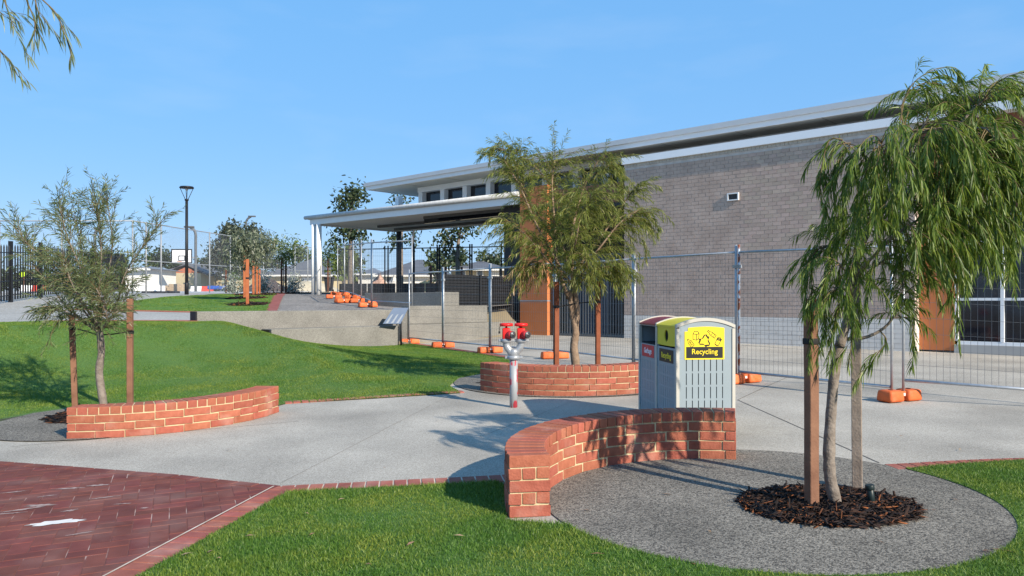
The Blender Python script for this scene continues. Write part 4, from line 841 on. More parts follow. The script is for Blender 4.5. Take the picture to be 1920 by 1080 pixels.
def tree(name, label, trunks, limbs, lm, bark, seed, base, leafL=.10, leafW=.009, spacing=.018, droop_leaf=.8, explicit=(), group=None, cat='tree', spread=.75, dry=(), dense=1., dmul=1., lmul=1.):
    """trunks / limbs: world polylines with radii. limb = (pts, r0, r1, nshoots, (lmin,lmax), droop, up, start)"""
    rr = random.Random(seed); root = thing(name, label, cat, tuple(base), group=group)
    for pts, r0, r1 in trunks:
        c = crom(pts, 6); n = len(c); m = MB(); m.tube(c, [lerp(r0, r1, i / (n - 1)) * (1 + rr.uniform(-.07, .07)) for i in range(n)], 12); m.build('trunk', bark, root)
    tw = MB(); bm_ = MB(); Bs, Ds, Ls, Ws = [], [], [], []; dB, dD, dL, dW = [], [], [], []
    def leafy(pts, first=.12, dens=1., dryp=0.):
        n = len(pts); tot = sum((pts[i + 1] - pts[i]).length for i in range(n - 1)); k = int(tot / spacing * dens)
        for j in range(k):
            f = first + (1 - first) * (j + rr.random()) / k; x = f * (n - 1); i = min(int(x), n - 2); t = (pts[i + 1] - pts[i]).normalized(); q = pts[i].lerp(pts[i + 1], x - i)
            side = t.cross(Vector([rr.gauss(0, 1) for _ in range(3)])).normalized(); d = t * rr.uniform(.55, 1.1) + side * rr.uniform(.3, spread) + Vector((0, 0, -1)) * droop_leaf * rr.uniform(.2, .9)
            l_ = leafL * rr.uniform(.6, 1.2) * (1 - .35 * max(0, f - .75) / .25); tgt = (dB, dD, dL, dW) if rr.random() < dryp else (Bs, Ds, Ls, Ws)
            tgt[0].append(tuple(q)); tgt[1].append(tuple(d)); tgt[2].append(l_); tgt[3].append(leafW * rr.uniform(.7, 1.2))
    for lb in limbs:
        pts, r0, r1, ns, (la, lb_), droop, up = lb[:7]; start = lb[7] if len(lb) > 7 else .25; out = lb[8] if len(lb) > 8 else None; dryp = lb[9] if len(lb) > 9 else 0.
        c = crom(pts, 5); n = len(c)
        if r0 > 0: bm_.tube(c, [lerp(r0, r1, i / (n - 1)) for i in range(n)], 7)
        for j in range(int(ns * dense)):
            f = start + (1 - start) * (j + rr.random()) / int(ns * dense); x = f * (n - 1); i = min(int(x), n - 2); t = (c[i + 1] - c[i]).normalized(); q = c[i].lerp(c[i + 1], x - i)
            d = t * rr.uniform(.2, .9) + Vector([rr.gauss(0, .55), rr.gauss(0, .55), rr.gauss(0, .3)]) + Vector((0, 0, up))
            if out: d += Vector(out)
            s_ = bendwalk(q, d.normalized(), rr.uniform(la, lb_) * lmul, droop * dmul * rr.uniform(.7, 1.3), 9, rr); tw.tube(s_, [.0045, .004, .0036, .0032, .0028, .0025, .0022, .0018, .0015, .0012], 3, False); leafy(s_, dryp=dryp)
        leafy(c[int(n * .7):], 0., .6)
    for e in explicit:
        s_ = crom(e, 4); tw.tube(s_, [lerp(.006, .002, i / (len(s_) - 1)) for i in range(len(s_))], 4, False); leafy(s_, .05)
        for _k in range(2):
            j_ = rr.randint(len(s_) // 4, len(s_) - 3); s2 = bendwalk(s_[j_], ((s_[j_ + 1] - s_[j_]).normalized() + Vector([rr.gauss(0, .4) for _ in range(3)])).normalized(), rr.uniform(.12, .26), 1.2 * dmul * .5, 6, rr); tw.tube(s2, .0016, 3, False); leafy(s2)
    if bm_.v: bm_.build('branches', bark, root)
    tw.build('twigs', twig_m, root)
    def fol(nm, B, D, L, Wd, m, sd):
        if not B: return
        V = leaves_np(B, D, L, Wd, droop_leaf, sd) - np.array(tuple(base)); tag(link_mesh(nm, np_mesh(nm, V, 6, LT, m), root), kind='stuff')
    fol('foliage', Bs, Ds, Ls, Ws, lm, seed); fol('dry_foliage', dB, dD, dL, dW, leafT, seed + 1)
    root['_n'] = len(Bs); del root['_n']
    return root
def PX(Y0): return lambda *a: [W(x, y, Y0 + dy) for x, y, dy in a]
# --- the drooping tree in the front mulch bed
q = PX(5.55)
tr = [(q((1569, 960, 0), (1566, 940, 0), (1556, 890, 0), (1555, 830, 0), (1560, 750, .02), (1566, 690, .03), (1578, 630, .05)), .046, .033)]
tr.append((q((1574, 650, .03), (1588, 600, .05), (1598, 520, .08), (1632, 420, .1), (1690, 320, .1)), .034, .020))
lim = [
    (q((1690, 320, .1), (1722, 255, .1), (1745, 215, .1), (1765, 190, .1)), .016, .005, 18, (.30, .55), .75, .25, .1),
    (q((1690, 320, .1), (1780, 250, .0), (1825, 205, .0), (1850, 185, 0)), .015, .005, 26, (.4, .75), .9, .2, .2),
    (q((1650, 400, .1), (1740, 330, -.05), (1800, 270, -.1), (1838, 250, -.15)), .015, .005, 28, (.5, .85), 1., .15, .25),
    (q((1650, 400, .1), (1760, 360, -.2), (1815, 300, -.3), (1845, 290, -.3)), .015, .005, 24, (.45, .75), 1., .1, .25),
    (q((1600, 520, .08), (1680, 440, -.3), (1760, 395, -.35), (1830, 390, -.35)), .013, .004, 30, (.35, .75), .95, .1, .2),
    (q((1640, 420, .1), (1632, 340, -.1), (1605, 285, -.25), (1572, 258, -.3)), .011, .003, 3, (.25, .45), 1.3, .05, .7, (-.1, 0, 0)),
    (q((1650, 400, .1), (1655, 330, -.3), (1655, 285, -.45), (1650, 262, -.5)), .012, .004, 20, (.45, .85), 1.3, .0, .5),
    (q((1690, 320, .1), (1710, 270, -.2), (1735, 245, -.3), (1765, 240, -.35)), .012, .004, 24, (.4, .8), 1.1, .05, .3),
    (q((1602, 530, .08), (1580, 480, .0), (1562, 456, -.1), (1548, 465, -.15)), .010, .003, 6, (.25, .45), 1.2, .05, .45),
    (q((1600, 560, .08), (1585, 510, -.25), (1570, 490, -.3)), .010, .003, 6, (.28, .45), 1.2, .0, .3),
    (q((1585, 600, .05), (1582, 560, -.15), (1572, 540, -.25), (1560, 545, -.3)), .008, .003, 8, (.22, .38), 1.2, .0, .2),
    (q((1583, 636, .05), (1625, 632, -.03), (1665, 608, -.05), (1690, 560, -.1), (1695, 510, -.1)), .014, .005, 15, (.15, .36), .9, .1, .5),
    (q((1600, 540, .08), (1640, 500, .2), (1690, 470, .15), (1740, 470, .1)), .011, .003, 18, (.25, .5), .95, .05, .25),
    (q((1640, 420, .1), (1650, 400, .2), (1690, 360, .2), (1745, 330, .2)), .011, .003, 20, (.45, .8), .95, .1, .25),
    (q((1600, 520, .08), (1605, 450, -.1), (1612, 420, -.2), (1612, 405, -.25)), .010, .003, 12, (.25, .55), .9, .05, .3),
    (q((1780, 250, 0), (1840, 240, -.2), (1862, 255, -.25), (1872, 280, -.25)), .009, .003, 18, (.4, .65), 1.1, .0, .1),
    (q((1780, 250, 0), (1840, 330, -.1), (1860, 375, -.15), (1870, 410, -.15)), .009, .003, 13, (.3, .5), 1.1, .0, .1),
    (q((1740, 400, .0), (1800, 440, -.1), (1850, 460, -.1)), .009, .003, 12, (.2, .4), 1., .0, .2),
]
tree('willow_myrtle_tree', 'drooping narrow leaved young tree standing in the front mulch bed between two stakes', tr, lim, leafR, barkR, 11, W(1566, 950, 5.55), leafL=.098, leafW=.0078, spacing=.0084, droop_leaf=1.2, dense=1.35, dmul=2.2, group='young weeping trees', dry=.02,
     explicit=[q((1680, 280, -.1), (1700, 175, -.1), (1745, 133, -.1), (1790, 127, -.1), (1800, 145, -.1)), q((1690, 250, 0), (1720, 170, 0), (1770, 140, 0), (1795, 165, 0)), q((1700, 260, -.1), (1690, 200, -.1), (1720, 160, -.1), (1760, 158, -.1), (1780, 180, -.1)), q((1830, 215, 0), (1860, 160, 0), (1895, 148, 0), (1912, 185, 0)), q((1800, 230, .1), (1850, 168, .1), (1890, 160, .1), (1915, 200, .1)),
      q((1580, 262, -.3), (1556, 262, -.3), (1543, 300, -.3), (1538, 345, -.3), (1542, 378, -.3)), q((1600, 275, -.3), (1578, 285, -.3), (1566, 330, -.3), (1564, 385, -.3), (1565, 408, -.3)), q((1595, 268, -.3), (1565, 275, -.3), (1553, 315, -.3), (1548, 350, -.3)), q((1540, 462, -.1), (1515, 490, -.1), (1510, 540, -.1), (1516, 585, -.1)), q((1550, 460, -.1), (1525, 480, -.1), (1522, 560, -.1), (1520, 640, -.1), (1518, 690, -.1)), q((1560, 490, -.25), (1545, 530, -.25), (1545, 610, -.25), (1530, 680, -.25)), q((1585, 560, -.2), (1570, 580, -.25), (1560, 640, -.25), (1550, 690, -.25)), q((1590, 580, -.1), (1600, 600, -.2), (1596, 650, -.2), (1590, 690, -.2)), q((1690, 560, -.1), (1705, 570, -.1), (1712, 620, -.1), (1716, 650, -.1)), q((1650, 620, -.1), (1662, 640, -.1), (1640, 670, -.1), (1632, 690, -.1)), q((1880, 400, .1), (1895, 430, .1), (1900, 500, .1), (1903, 560, .1)), q((1860, 300, -.2), (1890, 330, -.2), (1900, 420, -.2), (1903, 470, -.2)), q((1780, 420, -.3), (1800, 460, -.3), (1795, 560, -.3), (1800, 660, -.3))])
# --- tree in the round planter
q = PX(12.3)
tr = [(q((1080, 705, 0), (1079, 680, 0), (1076, 650, 0), (1079, 620, 0), (1072, 580, .0), (1068, 545, .02)), .075, .048), (q((1079, 622, 0), (1082, 590, -.02), (1080, 560, -.02), (1075, 530, 0)), .045, .036)]
lim = [
    (q((1066, 560, 0), (1045, 500, 0), (1040, 420, 0), (1035, 350, 0), (1040, 300, 0)), .035, .008, 42, (.3, .75), .55, .35, .15),
    (q((1075, 530, 0), (1070, 460, .1), (1080, 400, .1), (1100, 340, .1), (1130, 315, .1)), .035, .007, 36, (.3, .7), .6, .3, .2),
    (q((1050, 500, 0), (1010, 430, -.2), (975, 350, -.2), (945, 300, -.2)), .022, .005, 30, (.3, .65), .5, .35, .2),
    (q((1045, 460, 0), (1000, 390, .3), (970, 330, .3), (955, 305, .3)), .02, .005, 24, (.3, .65), .5, .35, .2),
    (q((1075, 520, 0), (1120, 470, -.3), (1160, 420, -.3), (1195, 395, -.3)), .02, .005, 30, (.3, .75), .75, .15, .2, (.3, 0, 0)),
    (q((1078, 510, 0), (1130, 440, .3), (1170, 380, .3), (1185, 360, .3)), .02, .005, 26, (.3, .65), .7, .2, .2),
    (q((1070, 500, 0), (1080, 450, -.6), (1090, 400, -.8), (1110, 370, -.9)), .02, .005, 34, (.35, .75), .8, .15, .2),
    (q((1060, 520, 0), (1020, 480, -.4), (985, 440, -.5), (960, 420, -.5)), .018, .005, 28, (.3, .7), .8, .15, .2, (-.1, 0, 0), .03),
    (q((1060, 530, 0), (1030, 500, -.3), (1000, 490, -.4), (985, 500, -.4)), .014, .005, 22, (.3, .6), 1., .0, .3, None, .25),
    (q((1078, 540, 0), (1110, 510, -.3), (1140, 500, -.4), (1165, 505, -.4)), .014, .005, 24, (.3, .6), 1., .0, .2),
    (q((1075, 530, 0), (1060, 480, .5), (1050, 420, .7), (1060, 370, .8)), .018, .005, 28, (.3, .7), .7, .2, .2),
    (q((1076, 545, 0), (1085, 520, -.4), (1100, 500, -.6), (1095, 480, -.7)), .014, .005, 24, (.3, .6), 1., .0, .2),
    (q((1035, 350, 0), (1000, 310, 0), (960, 285, .1), (935, 280, .1)), .010, .004, 18, (.25, .5), .6, .3, .2),
    (q((1100, 340, .1), (1120, 305, 0), (1140, 300, 0), (1155, 320, 0)), .010, .004, 12, (.25, .5), .8, .25, .2),
]
tree('willow_myrtle_tree', 'bushy olive green young tree growing out of the round brick planter', tr, lim, leafM, barkM, 12, W(1080, 700, 12.3), leafL=.115, leafW=.009, spacing=.0115, droop_leaf=.75, dense=1.85, dmul=1.5, group='young weeping trees',
     explicit=[q((1150, 425, -.3), (1190, 408, -.3), (1222, 425, -.3), (1238, 450, -.3)), q((1150, 430, -.3), (1195, 430, -.3), (1210, 460, -.3), (1212, 490, -.3)), q((1160, 410, -.3), (1200, 395, -.3), (1230, 420, -.3), (1235, 440, -.3)), q((985, 450, -.4), (940, 452, -.4), (915, 462, -.4), (903, 480, -.4)), q((960, 300, 0), (935, 272, 0), (920, 285, 0), (918, 310, 0)), q((975, 330, 0), (955, 275, 0), (930, 268, 0)), q((1130, 315, .1), (1135, 288, .1), (1150, 295, .1), (1165, 340, .1), (1168, 372, .1))])
# --- airy tree behind the left wall
q = PX(10.0)
tr = [(q((196, 800, 0), (194, 760, 0), (186, 700, 0), (190, 660, 0), (187, 620, 0)), .056, .040)]
lim = [
    (q((187, 620, 0), (170, 560, 0), (150, 500, 0), (125, 440, 0), (110, 375, 0)), .017, .004, 34, (.25, .55), .25, .55, .15),
    (q((187, 620, 0), (185, 560, .1), (190, 480, .1), (185, 420, .1), (180, 380, .1)), .017, .004, 34, (.25, .55), .25, .55, .1),
    (q((187, 625, 0), (215, 585, -.1), (232, 520, -.1), (262, 470, -.1), (300, 420, -.1)), .014, .003, 32, (.2, .45), .3, .45, .15),
    (q((187, 620, 0), (140, 560, -.2), (100, 500, -.2), (55, 460, -.2), (25, 425, -.2)), .014, .003, 32, (.2, .5), .3, .5, .15),
    (q((187, 610, 0), (200, 540, .3), (210, 460, .4), (205, 400, .4), (200, 375, .4)), .013, .003, 28, (.2, .5), .25, .5, .15),
    (q((187, 615, 0), (150, 560, -.4), (130, 520, -.5), (120, 480, -.5)), .018, .005, 40, (.25, .5), .6, .2, .1),
    (q((187, 625, 0), (150, 600, -.2), (115, 580, -.3), (95, 575, -.3)), .014, .004, 34, (.2, .42), .8, .1, .1),
    (q((187, 625, 0), (200, 600, -.4), (195, 570, -.5), (180, 540, -.6)), .014, .004, 34, (.2, .45), .6, .2, .1),
    (q((187, 620, 0), (215, 590, .2), (235, 560, .3), (245, 540, .3)), .014, .004, 22, (.2, .42), .6, .2, .1),
    (q((187, 620, 0), (130, 580, .3), (90, 530, .4), (60, 490, .4), (50, 440, .4)), .012, .003, 26, (.2, .5), .3, .45, .15),
    (q((187, 600, 0), (160, 520, .2), (150, 450, .3), (140, 400, .3)), .012, .003, 24, (.25, .5), .25, .5, .15),
]
tree('willow_myrtle_tree', 'airy grey green young tree with upright sprays behind the left brick wall', tr, lim, leafL, barkR, 13, W(195, 790, 10.0), leafL=.110, leafW=.0100, spacing=.021, droop_leaf=.25, dense=1.6, dmul=1.6, group='young weeping trees', spread=.8,
     explicit=[q((262, 470, -.1), (295, 425, -.1), (310, 405, -.1), (326, 395, -.1)), q((125, 440, 0), (112, 390, 0), (108, 350, 0)), q((185, 420, .1), (172, 370, .1), (176, 352, .1)), q((55, 460, -.2), (30, 445, -.2), (8, 438, -.2)), q((95, 580, -.3), (70, 585, -.3), (50, 590, -.3)), q((110, 600, -.3), (95, 630, -.3), (98, 650, -.3))])
# --- tree standing out of the frame on the left; only its twig ends hang into the picture
q = PX(5.0); bx_ = Vector((-5.3, 5.0, P(-5.3, 5.0)))
tr = [([bx_ + Vector(v) for v in ((0, 0, -.1), (.03, 0, .5), (-.02, .02, 1.1), (.05, 0, 1.8), (.15, .05, 2.6))], .06, .03)]
lim = [([bx_ + Vector(v) for v in ((.12, .04, 2.4), (.6, .05, 3.1), (1.2, .0, 3.7), (1.75, 0, 3.95))], .022, .006, 12, (.2, .4), .8, .1, .3), ([bx_ + Vector(v) for v in ((.15, .05, 2.6), (-.3, .2, 3.2), (-.7, .3, 3.5))], .02, .006, 26, (.4, .8), .8, .2, .2), ([bx_ + Vector(v) for v in ((.1, .05, 2.2), (.0, -.4, 2.9), (.1, -.8, 3.2))], .02, .006, 26, (.4, .8), .8, .2, .2), ([bx_ + Vector(v) for v in ((.05, .0, 2.0), (-.2, .5, 2.6), (-.1, .9, 3.0))], .02, .006, 26, (.4, .8), .8, .2, .2)]
tree('willow_myrtle_tree', 'twig ends with narrow leaves hanging into the top left corner of the sky', tr, lim, leafL, barkR, 14, bx_, leafL=.115, leafW=.009, spacing=.022, droop_leaf=.8, group='young weeping trees', spread=.5,
     explicit=[q((20, -60, 0), (75, -5, 0), (105, 25, 0), (120, 60, 0), (133, 95, 0), (130, 115, 0)), q((40, -50, 0), (50, 0, 0), (62, 30, 0), (66, 55, 0), (58, 78, 0)), q((60, -40, 0), (66, 0, 0), (72, 25, 0), (76, 50, 0)), q((0, -40, 0), (10, 5, 0), (20, 35, 0), (30, 58, 0)), q((-50, 60, 0), (-10, 85, 0), (5, 100, 0), (20, 115, 0), (32, 140, 0), (42, 150, 0)), q((-40, 10, 0), (-5, 20, 0), (8, 30, 0))])

# ------------------------------------------------------------------ grass
grass_m = leafmat('grass_blade', (.05, .115, .012), (.095, .19, .022), (.18, .27, .05), transl=.3, rough=.5)
def grass_patch(m):     # broad yellowish and darker patches in the turf
    n = m.node_tree.nodes; l = m.node_tree.links; p = n['Principled BSDF']; src = p.inputs['Base Color'].links[0].from_socket
    g = n.new('ShaderNodeNewGeometry'); ns = n.new('ShaderNodeTexNoise'); ns.inputs['Scale'].default_value = 1.7; ns.inputs['Detail'].default_value = 5; l.new(g.outputs['Position'], ns.inputs['Vector'])
    r = n.new('ShaderNodeValToRGB'); r.color_ramp.elements[0].position = .40; r.color_ramp.elements[1].position = .72; r.color_ramp.elements[0].color = (.82, .92, .85, 1); r.color_ramp.elements[1].color = (1.9, 1.28, 1.15, 1)
    mx = n.new('ShaderNodeMixRGB'); mx.blend_type = 'MULTIPLY'; mx.inputs[0].default_value = 1; l.new(ns.outputs[0], r.inputs[0]); l.new(src, mx.inputs[1]); l.new(r.outputs[0], mx.inputs[2]); l.new(mx.outputs[0], p.inputs['Base Color'])
grass_patch(grass_m)
def grass(name, poly, hf, n_per, hmin, hmax, wd, seed, seg=2, holes=(), zoff=.012, fade=None):
    a = np.random.RandomState(seed); P_ = np.array(poly); x0_, y0_ = P_.min(0); x1_, y1_ = P_.max(0); N = int((x1_ - x0_) * (y1_ - y0_) * n_per); X = a.uniform(x0_, x1_, N); Y = a.uniform(y0_, y1_, N)
    ins = np.zeros(N, bool); j = len(poly) - 1
    for i in range(len(poly)):
        xi, yi = poly[i]; xj, yj = poly[j]; cnd = ((yi > Y) != (yj > Y)) & (X < (xj - xi) * (Y - yi) / ((yj - yi) or 1e-9) + xi); ins ^= cnd; j = i
    px_ = 960 + F * X / Y; py_ = HY + F * EYE / Y
    ins &= (px_ > -60) & (px_ < 1980) & (py_ > 400)
    for cx_, cy_, r_ in holes: ins &= np.hypot(X - cx_, Y - cy_) > r_
    if fade: ins &= a.uniform(0, 1, N) < fade(X, Y)
    X, Y = X[ins], Y[ins]; N = len(X)
    gx_ = np.arange(x0_ - .3, x1_ + .31, .3); gy_ = np.arange(y0_ - .3, y1_ + .31, .3); H = np.array([[hf(x, y) for x in gx_] for y in gy_]); fx = (X - gx_[0]) / .3; fy = (Y - gy_[0]) / .3; ix = fx.astype(int); iy = fy.astype(int); tx = fx - ix; ty = fy - iy
    ix = np.clip(ix, 0, len(gx_) - 2); iy = np.clip(iy, 0, len(gy_) - 2)
    Z = (H[iy, ix] * (1 - tx) + H[iy, ix + 1] * tx) * (1 - ty) + (H[iy + 1, ix] * (1 - tx) + H[iy + 1, ix + 1] * tx) * ty + zoff - .004
    t = a.uniform(0, 2 * np.pi, N); patch = .8 + .3 * np.sin(X * 2.1 + 1.3 * np.sin(Y * 1.7)) * np.sin(Y * 2.7 + X); h = a.uniform(hmin, hmax, N) * patch; s = np.stack([np.cos(t), np.sin(t), 0 * t], 1) * (wd * a.uniform(.6, 1.2, N))[:, None] / 2
    ln = a.normal(size=(N, 2)) * .45; ld = np.concatenate([ln, np.zeros((N, 1))], 1) * h[:, None]; p = np.stack([X, Y, Z], 1); up = np.stack([0 * h, 0 * h, h], 1)
    if seg == 2: V = np.stack([p - s, p + s, p + up * .55 + ld * .35 - s * .8, p + up * .55 + ld * .35 + s * .8, p + up * .93 + ld], 1); T = [(0, 1, 3), (0, 3, 2), (2, 3, 4)]
    else: V = np.stack([p - s, p + s, p + up * .93 + ld], 1); T = [(0, 1, 2)]
    o = link_mesh(name, np_mesh(name, V, V.shape[1], T, grass_m)); tag(o, kind='stuff'); print(name, N); return o
grass('grass', near, P, 15000, .018, .042, .0042, 3)
grass('grass', bank, LAWN, 5200, .018, .036, .0085, 4, seg=1, holes=[(-5.0, 9.75, 1.38), (1.0, 12.83, 1.9)])
grass('grass', uplawn, U, 900, .03, .05, .02, 5, seg=1)
# dead leaves on the near lawn
dl = np.random.RandomState(9); pts = [G(x, y) for x, y in ((468, 1015), (520, 1008), (585, 1012), (575, 972), (640, 945), (770, 1030), (410, 1058), (395, 1045), (1870, 1035), (1850, 1037), (1890, 1038), (1300, 1062), (860, 1015), (690, 1070), (1120, 1050), (350, 1050), (450, 660), (600, 690), (330, 670), (700, 655), (560, 720), (640, 800), (505, 865), (430, 845), (720, 880), (820, 790), (1530, 735), (1690, 820), (1480, 790), (1800, 845), (1250, 930), (1330, 1000), (1750, 960), (1650, 1020), (1790, 940), (1100, 960))]
V = []
for x, y in pts:
    z = (LAWN(x, y) + .035) if (y > 11 or (y < 6.2 and math.hypot(x - 1.85, y - 5.82) > 1.66)) else P(x, y) + .012; t = dl.uniform(0, 6.28); L = dl.uniform(.018, .045); c_, s_ = math.cos(t) * L, math.sin(t) * L; w = .3; V.append([(x - c_, y - s_, z), (x - s_ * w, y + c_ * w, z + .008), (x + s_ * w, y - c_ * w, z + .006), (x + c_, y + s_, z + .004)])
tag(link_mesh('fallen_leaves', np_mesh('fallen_leaves', np.array(V), 4, [(0, 2, 1), (1, 2, 3)], leafmat('litter', (.16, .07, .03), (.28, .15, .07), (.4, .25, .12), 0))), kind='stuff')
# ------------------------------------------------------------------ upper level and background
def gz(x, y): return U(x, y)
def at(px, Y, dz=0.): x = (px - 960) / F * Y; return Vector((x, Y, U(x, Y) + dz))
gumleaf = leafmat('gum_leaf', (.02, .036, .014), (.042, .066, .026), (.085, .11, .05), transl=.2); palegum = leafmat('pale_gum_leaf', (.06, .075, .045), (.12, .145, .085), (.24, .26, .17), transl=.25); yelgum = leafmat('yellow_green_leaf', (.05, .08, .015), (.10, .15, .03), (.2, .24, .06), transl=.3); silver = leafmat('silver_leaf', (.14, .16, .13), (.26, .29, .24), (.45, .47, .42), transl=.15)
greygum = leafmat('grey_gum_leaf', (.035, .045, .028), (.065, .08, .05), (.12, .135, .09), transl=.2)
def clump_tree(name, label, px, Y, blobs, n, size, lm, trunk=None, bark=barkR, group='trees beyond the court', cat='tree', aspect=.4, limbs=(), droop=0., seed=0):
    """blobs: (px, py, rx, ry) outlines of leaf clumps in the distance, given true depth"""
    a = np.random.RandomState(seed + int(px)); b = at(px, Y); root = thing(name, label, cat, tuple(b), group=group); sc = Y / F
    ar = np.array([bl[2] * bl[3] for bl in blobs], float); k = a.choice(len(blobs), n, p=ar / ar.sum()); d = a.normal(size=(n, 3)); d /= np.linalg.norm(d, axis=1)[:, None]; r = a.uniform(0, 1, n) ** .45
    wob = 1 + .25 * np.sin(d[:, 0] * 5 + k) * np.sin(d[:, 2] * 6 + 2 * k)
    c = np.array([W(bl[0], bl[1], Y) for bl in blobs])[k]; rx = np.array([bl[2] for bl in blobs])[k] * sc; rz = np.array([bl[3] for bl in blobs])[k] * sc
    # gather leaves into sprays
    ns = max(1, n // 9); sp = a.randint(0, n, n) % ns; d2 = d[sp]; r2 = r[sp]; kk = k[sp]; c = c[sp]; rx = rx[sp]; rz = rz[sp]; wob = wob[sp]
    p = c + d2 * np.stack([rx, rx * .9, rz], 1) * (r2 * wob)[:, None] + a.normal(size=(n, 3)) * size * 1.1
    D = a.normal(size=(n, 3)); D[:, 2] -= droop; L = size * a.uniform(.6, 1.3, n); V = leaves_np(p, D, L, L * aspect, .3, seed + 5) - np.array(tuple(b)); tag(link_mesh('crown', np_mesh('crown', V, 6, LT, lm), root), kind='stuff')
    if trunk:
        m = MB(); pts = [W(x, y, Y) for x, y, _ in trunk]; m.tube(crom(pts, 4), [lerp(trunk[0][2], trunk[-1][2], i / ((len(pts) - 1) * 4)) for i in range((len(pts) - 1) * 4 + 1)], 7); m.build('trunk', bark, root)
    for lb in limbs:
        m = MB(); pts = [W(x, y, Y) for x, y, _ in lb]; m.tube(pts, [w for _, _, w in lb], 5); m.build('limb', bark, root)
    return root
clump_tree('gum_tree', 'tall gum tree showing above and below the canopy roof', 657, 44, [(655, 375, 17, 22), (668, 372, 12, 14), (645, 385, 12, 10), (640, 440, 14, 16), (655, 432, 24, 9), (676, 440, 12, 14), (668, 360, 8, 8), (640, 395, 8, 6), (628, 450, 6, 10)], 1150, .26, gumleaf, [(657, 548, .16), (657, 480, .13), (658, 420, .1), (660, 370, .05)], limbs=[[(657, 450, .06), (645, 438, .03)], [(657, 445, .06), (672, 432, .03)]], aspect=.45)
clump_tree('gum_tree', 'slender gum tree with few leaves under the canopy edge beside the dark wall', 857, 42, [(845, 430, 14, 8), (868, 424, 14, 7), (838, 445, 8, 8), (832, 455, 10, 5), (893, 427, 7, 6), (870, 436, 7, 5), (842, 474, 8, 5), (826, 485, 7, 4), (852, 440, 6, 5)], 620, .24, gumleaf, [(859, 530, .14), (858, 480, .12), (861, 440, .09), (866, 420, .05)], limbs=[[(858, 490, .05), (846, 455, .04), (838, 430, .02)], [(860, 450, .05), (880, 425, .02)]], aspect=.45)
clump_tree('gum_tree', 'sparse gum behind the slim dark post of the canopy', 750, 43, [(737, 440, 8, 6), (745, 375, 6, 6), (757, 376, 6, 4), (772, 448, 6, 8), (742, 456, 6, 5)], 420, .22, gumleaf, [(752, 535, .14), (752, 470, .12), (753, 430, .1), (750, 380, .04)], aspect=.45)
clump_tree('gum_tree', 'large grey green gum behind the court fence corner', 437, 78, [(428, 445, 16, 20), (440, 440, 14, 16), (415, 470, 22, 16), (435, 480, 26, 20), (472, 440, 18, 20), (455, 490, 26, 18), (490, 470, 16, 22), (405, 495, 16, 14), (445, 500, 30, 12)], 8000, .34, greygum, [(437, 545, .3), (437, 480, .2), (440, 440, .1)], aspect=.5)
for i, (px_, Y, bl, lm_, lab, n) in enumerate([
    (295, 88, [(285, 490, 16, 14), (300, 480, 14, 12), (315, 492, 18, 14), (330, 500, 14, 10)], gumleaf, 'dark bushy tree behind the court, between the lamp post and the white shed', 1500),
    (378, 92, [(375, 494, 8, 7), (384, 495, 6, 6), (392, 490, 6, 7), (400, 495, 10, 10)], gumleaf, 'small dark tree beside the basketball backboard on the horizon', 500),
    (520, 95, [(505, 495, 16, 12), (520, 488, 12, 9)], gumleaf, 'low dark tree behind the grey hip roof, right of the staked trees', 700),
    (560, 90, [(555, 478, 14, 14), (563, 470, 10, 8), (585, 482, 14, 8), (575, 485, 10, 8)], yelgum, 'rounded yellowish green tree peeping over the grey hip roof', 900),
    (205, 85, [(195, 485, 20, 16), (225, 492, 18, 12), (215, 480, 14, 10)], greygum, 'grey green tree behind the left staked tree and the palisade fence', 900),
    (865, 80, [(858, 488, 16, 12), (866, 480, 10, 10), (845, 494, 8, 6)], gumleaf, 'dark round tree right of the slender gum', 700),
    (925, 84, [(920, 490, 18, 10), (905, 484, 10, 6), (935, 488, 8, 8)], gumleaf, 'dark tree left of the dark wall of the school', 700),
    (820, 60, [(816, 488, 9, 10), (822, 500, 6, 12), (828, 490, 6, 8)], gumleaf, 'thin dark sapling left of the slender gum trunk', 400),
    (645, 66, [(648, 478, 16, 20), (640, 495, 16, 16), (655, 500, 14, 18), (665, 490, 10, 12)], yelgum, 'bushy green tree behind the upper wire fence by the white posts', 1400)]):
    clump_tree('background_tree', lab, px_, Y, bl, n, .36, lm_, [(px_, 545, .18), (px_, bl[0][1], .1)], aspect=.5, seed=i)
clump_tree('hedge', 'dark hedge behind the palisade fence at the far left', 40, 75, [(10, 525, 30, 14), (45, 525, 30, 14), (80, 527, 30, 13), (115, 528, 26, 12), (150, 530, 24, 11)], 2600, .36, gumleaf, aspect=.5, cat='hedge', group='hedges')
# staked young trees on the upper lawn
def young(px, Y, bl, n, lm, label, base_y, top_y): clump_tree('young_tree', label, px, Y, bl, n, .17, lm, [(px, base_y, .03), (px + 1, (base_y + top_y) / 2, .028), (px, top_y, .015)], aspect=.22, group='staked young trees on the upper lawn', droop=.8, seed=3)
young(463, 27.5, [(450, 450, 14, 18), (465, 455, 16, 18), (440, 475, 12, 16), (470, 480, 14, 14), (455, 465, 16, 14), (435, 490, 8, 10)], 1500, palegum, 'pale leaved young tree on the upper lawn behind the pair of tall orange stakes', 572, 452)
young(478, 33.5, [(480, 460, 16, 18), (495, 450, 14, 14), (488, 480, 18, 14), (505, 462, 12, 12), (475, 490, 12, 10)], 1300, palegum, 'pale green young tree behind the second pair of orange stakes', 552, 455)
young(531, 38, [(530, 478, 14, 14), (540, 470, 10, 12), (545, 485, 10, 10), (525, 460, 10, 10), (515, 455, 14, 8), (548, 455, 8, 6)], 1100, yelgum, 'yellow green young tree beside the dark brown stakes near the white posts', 547, 470)
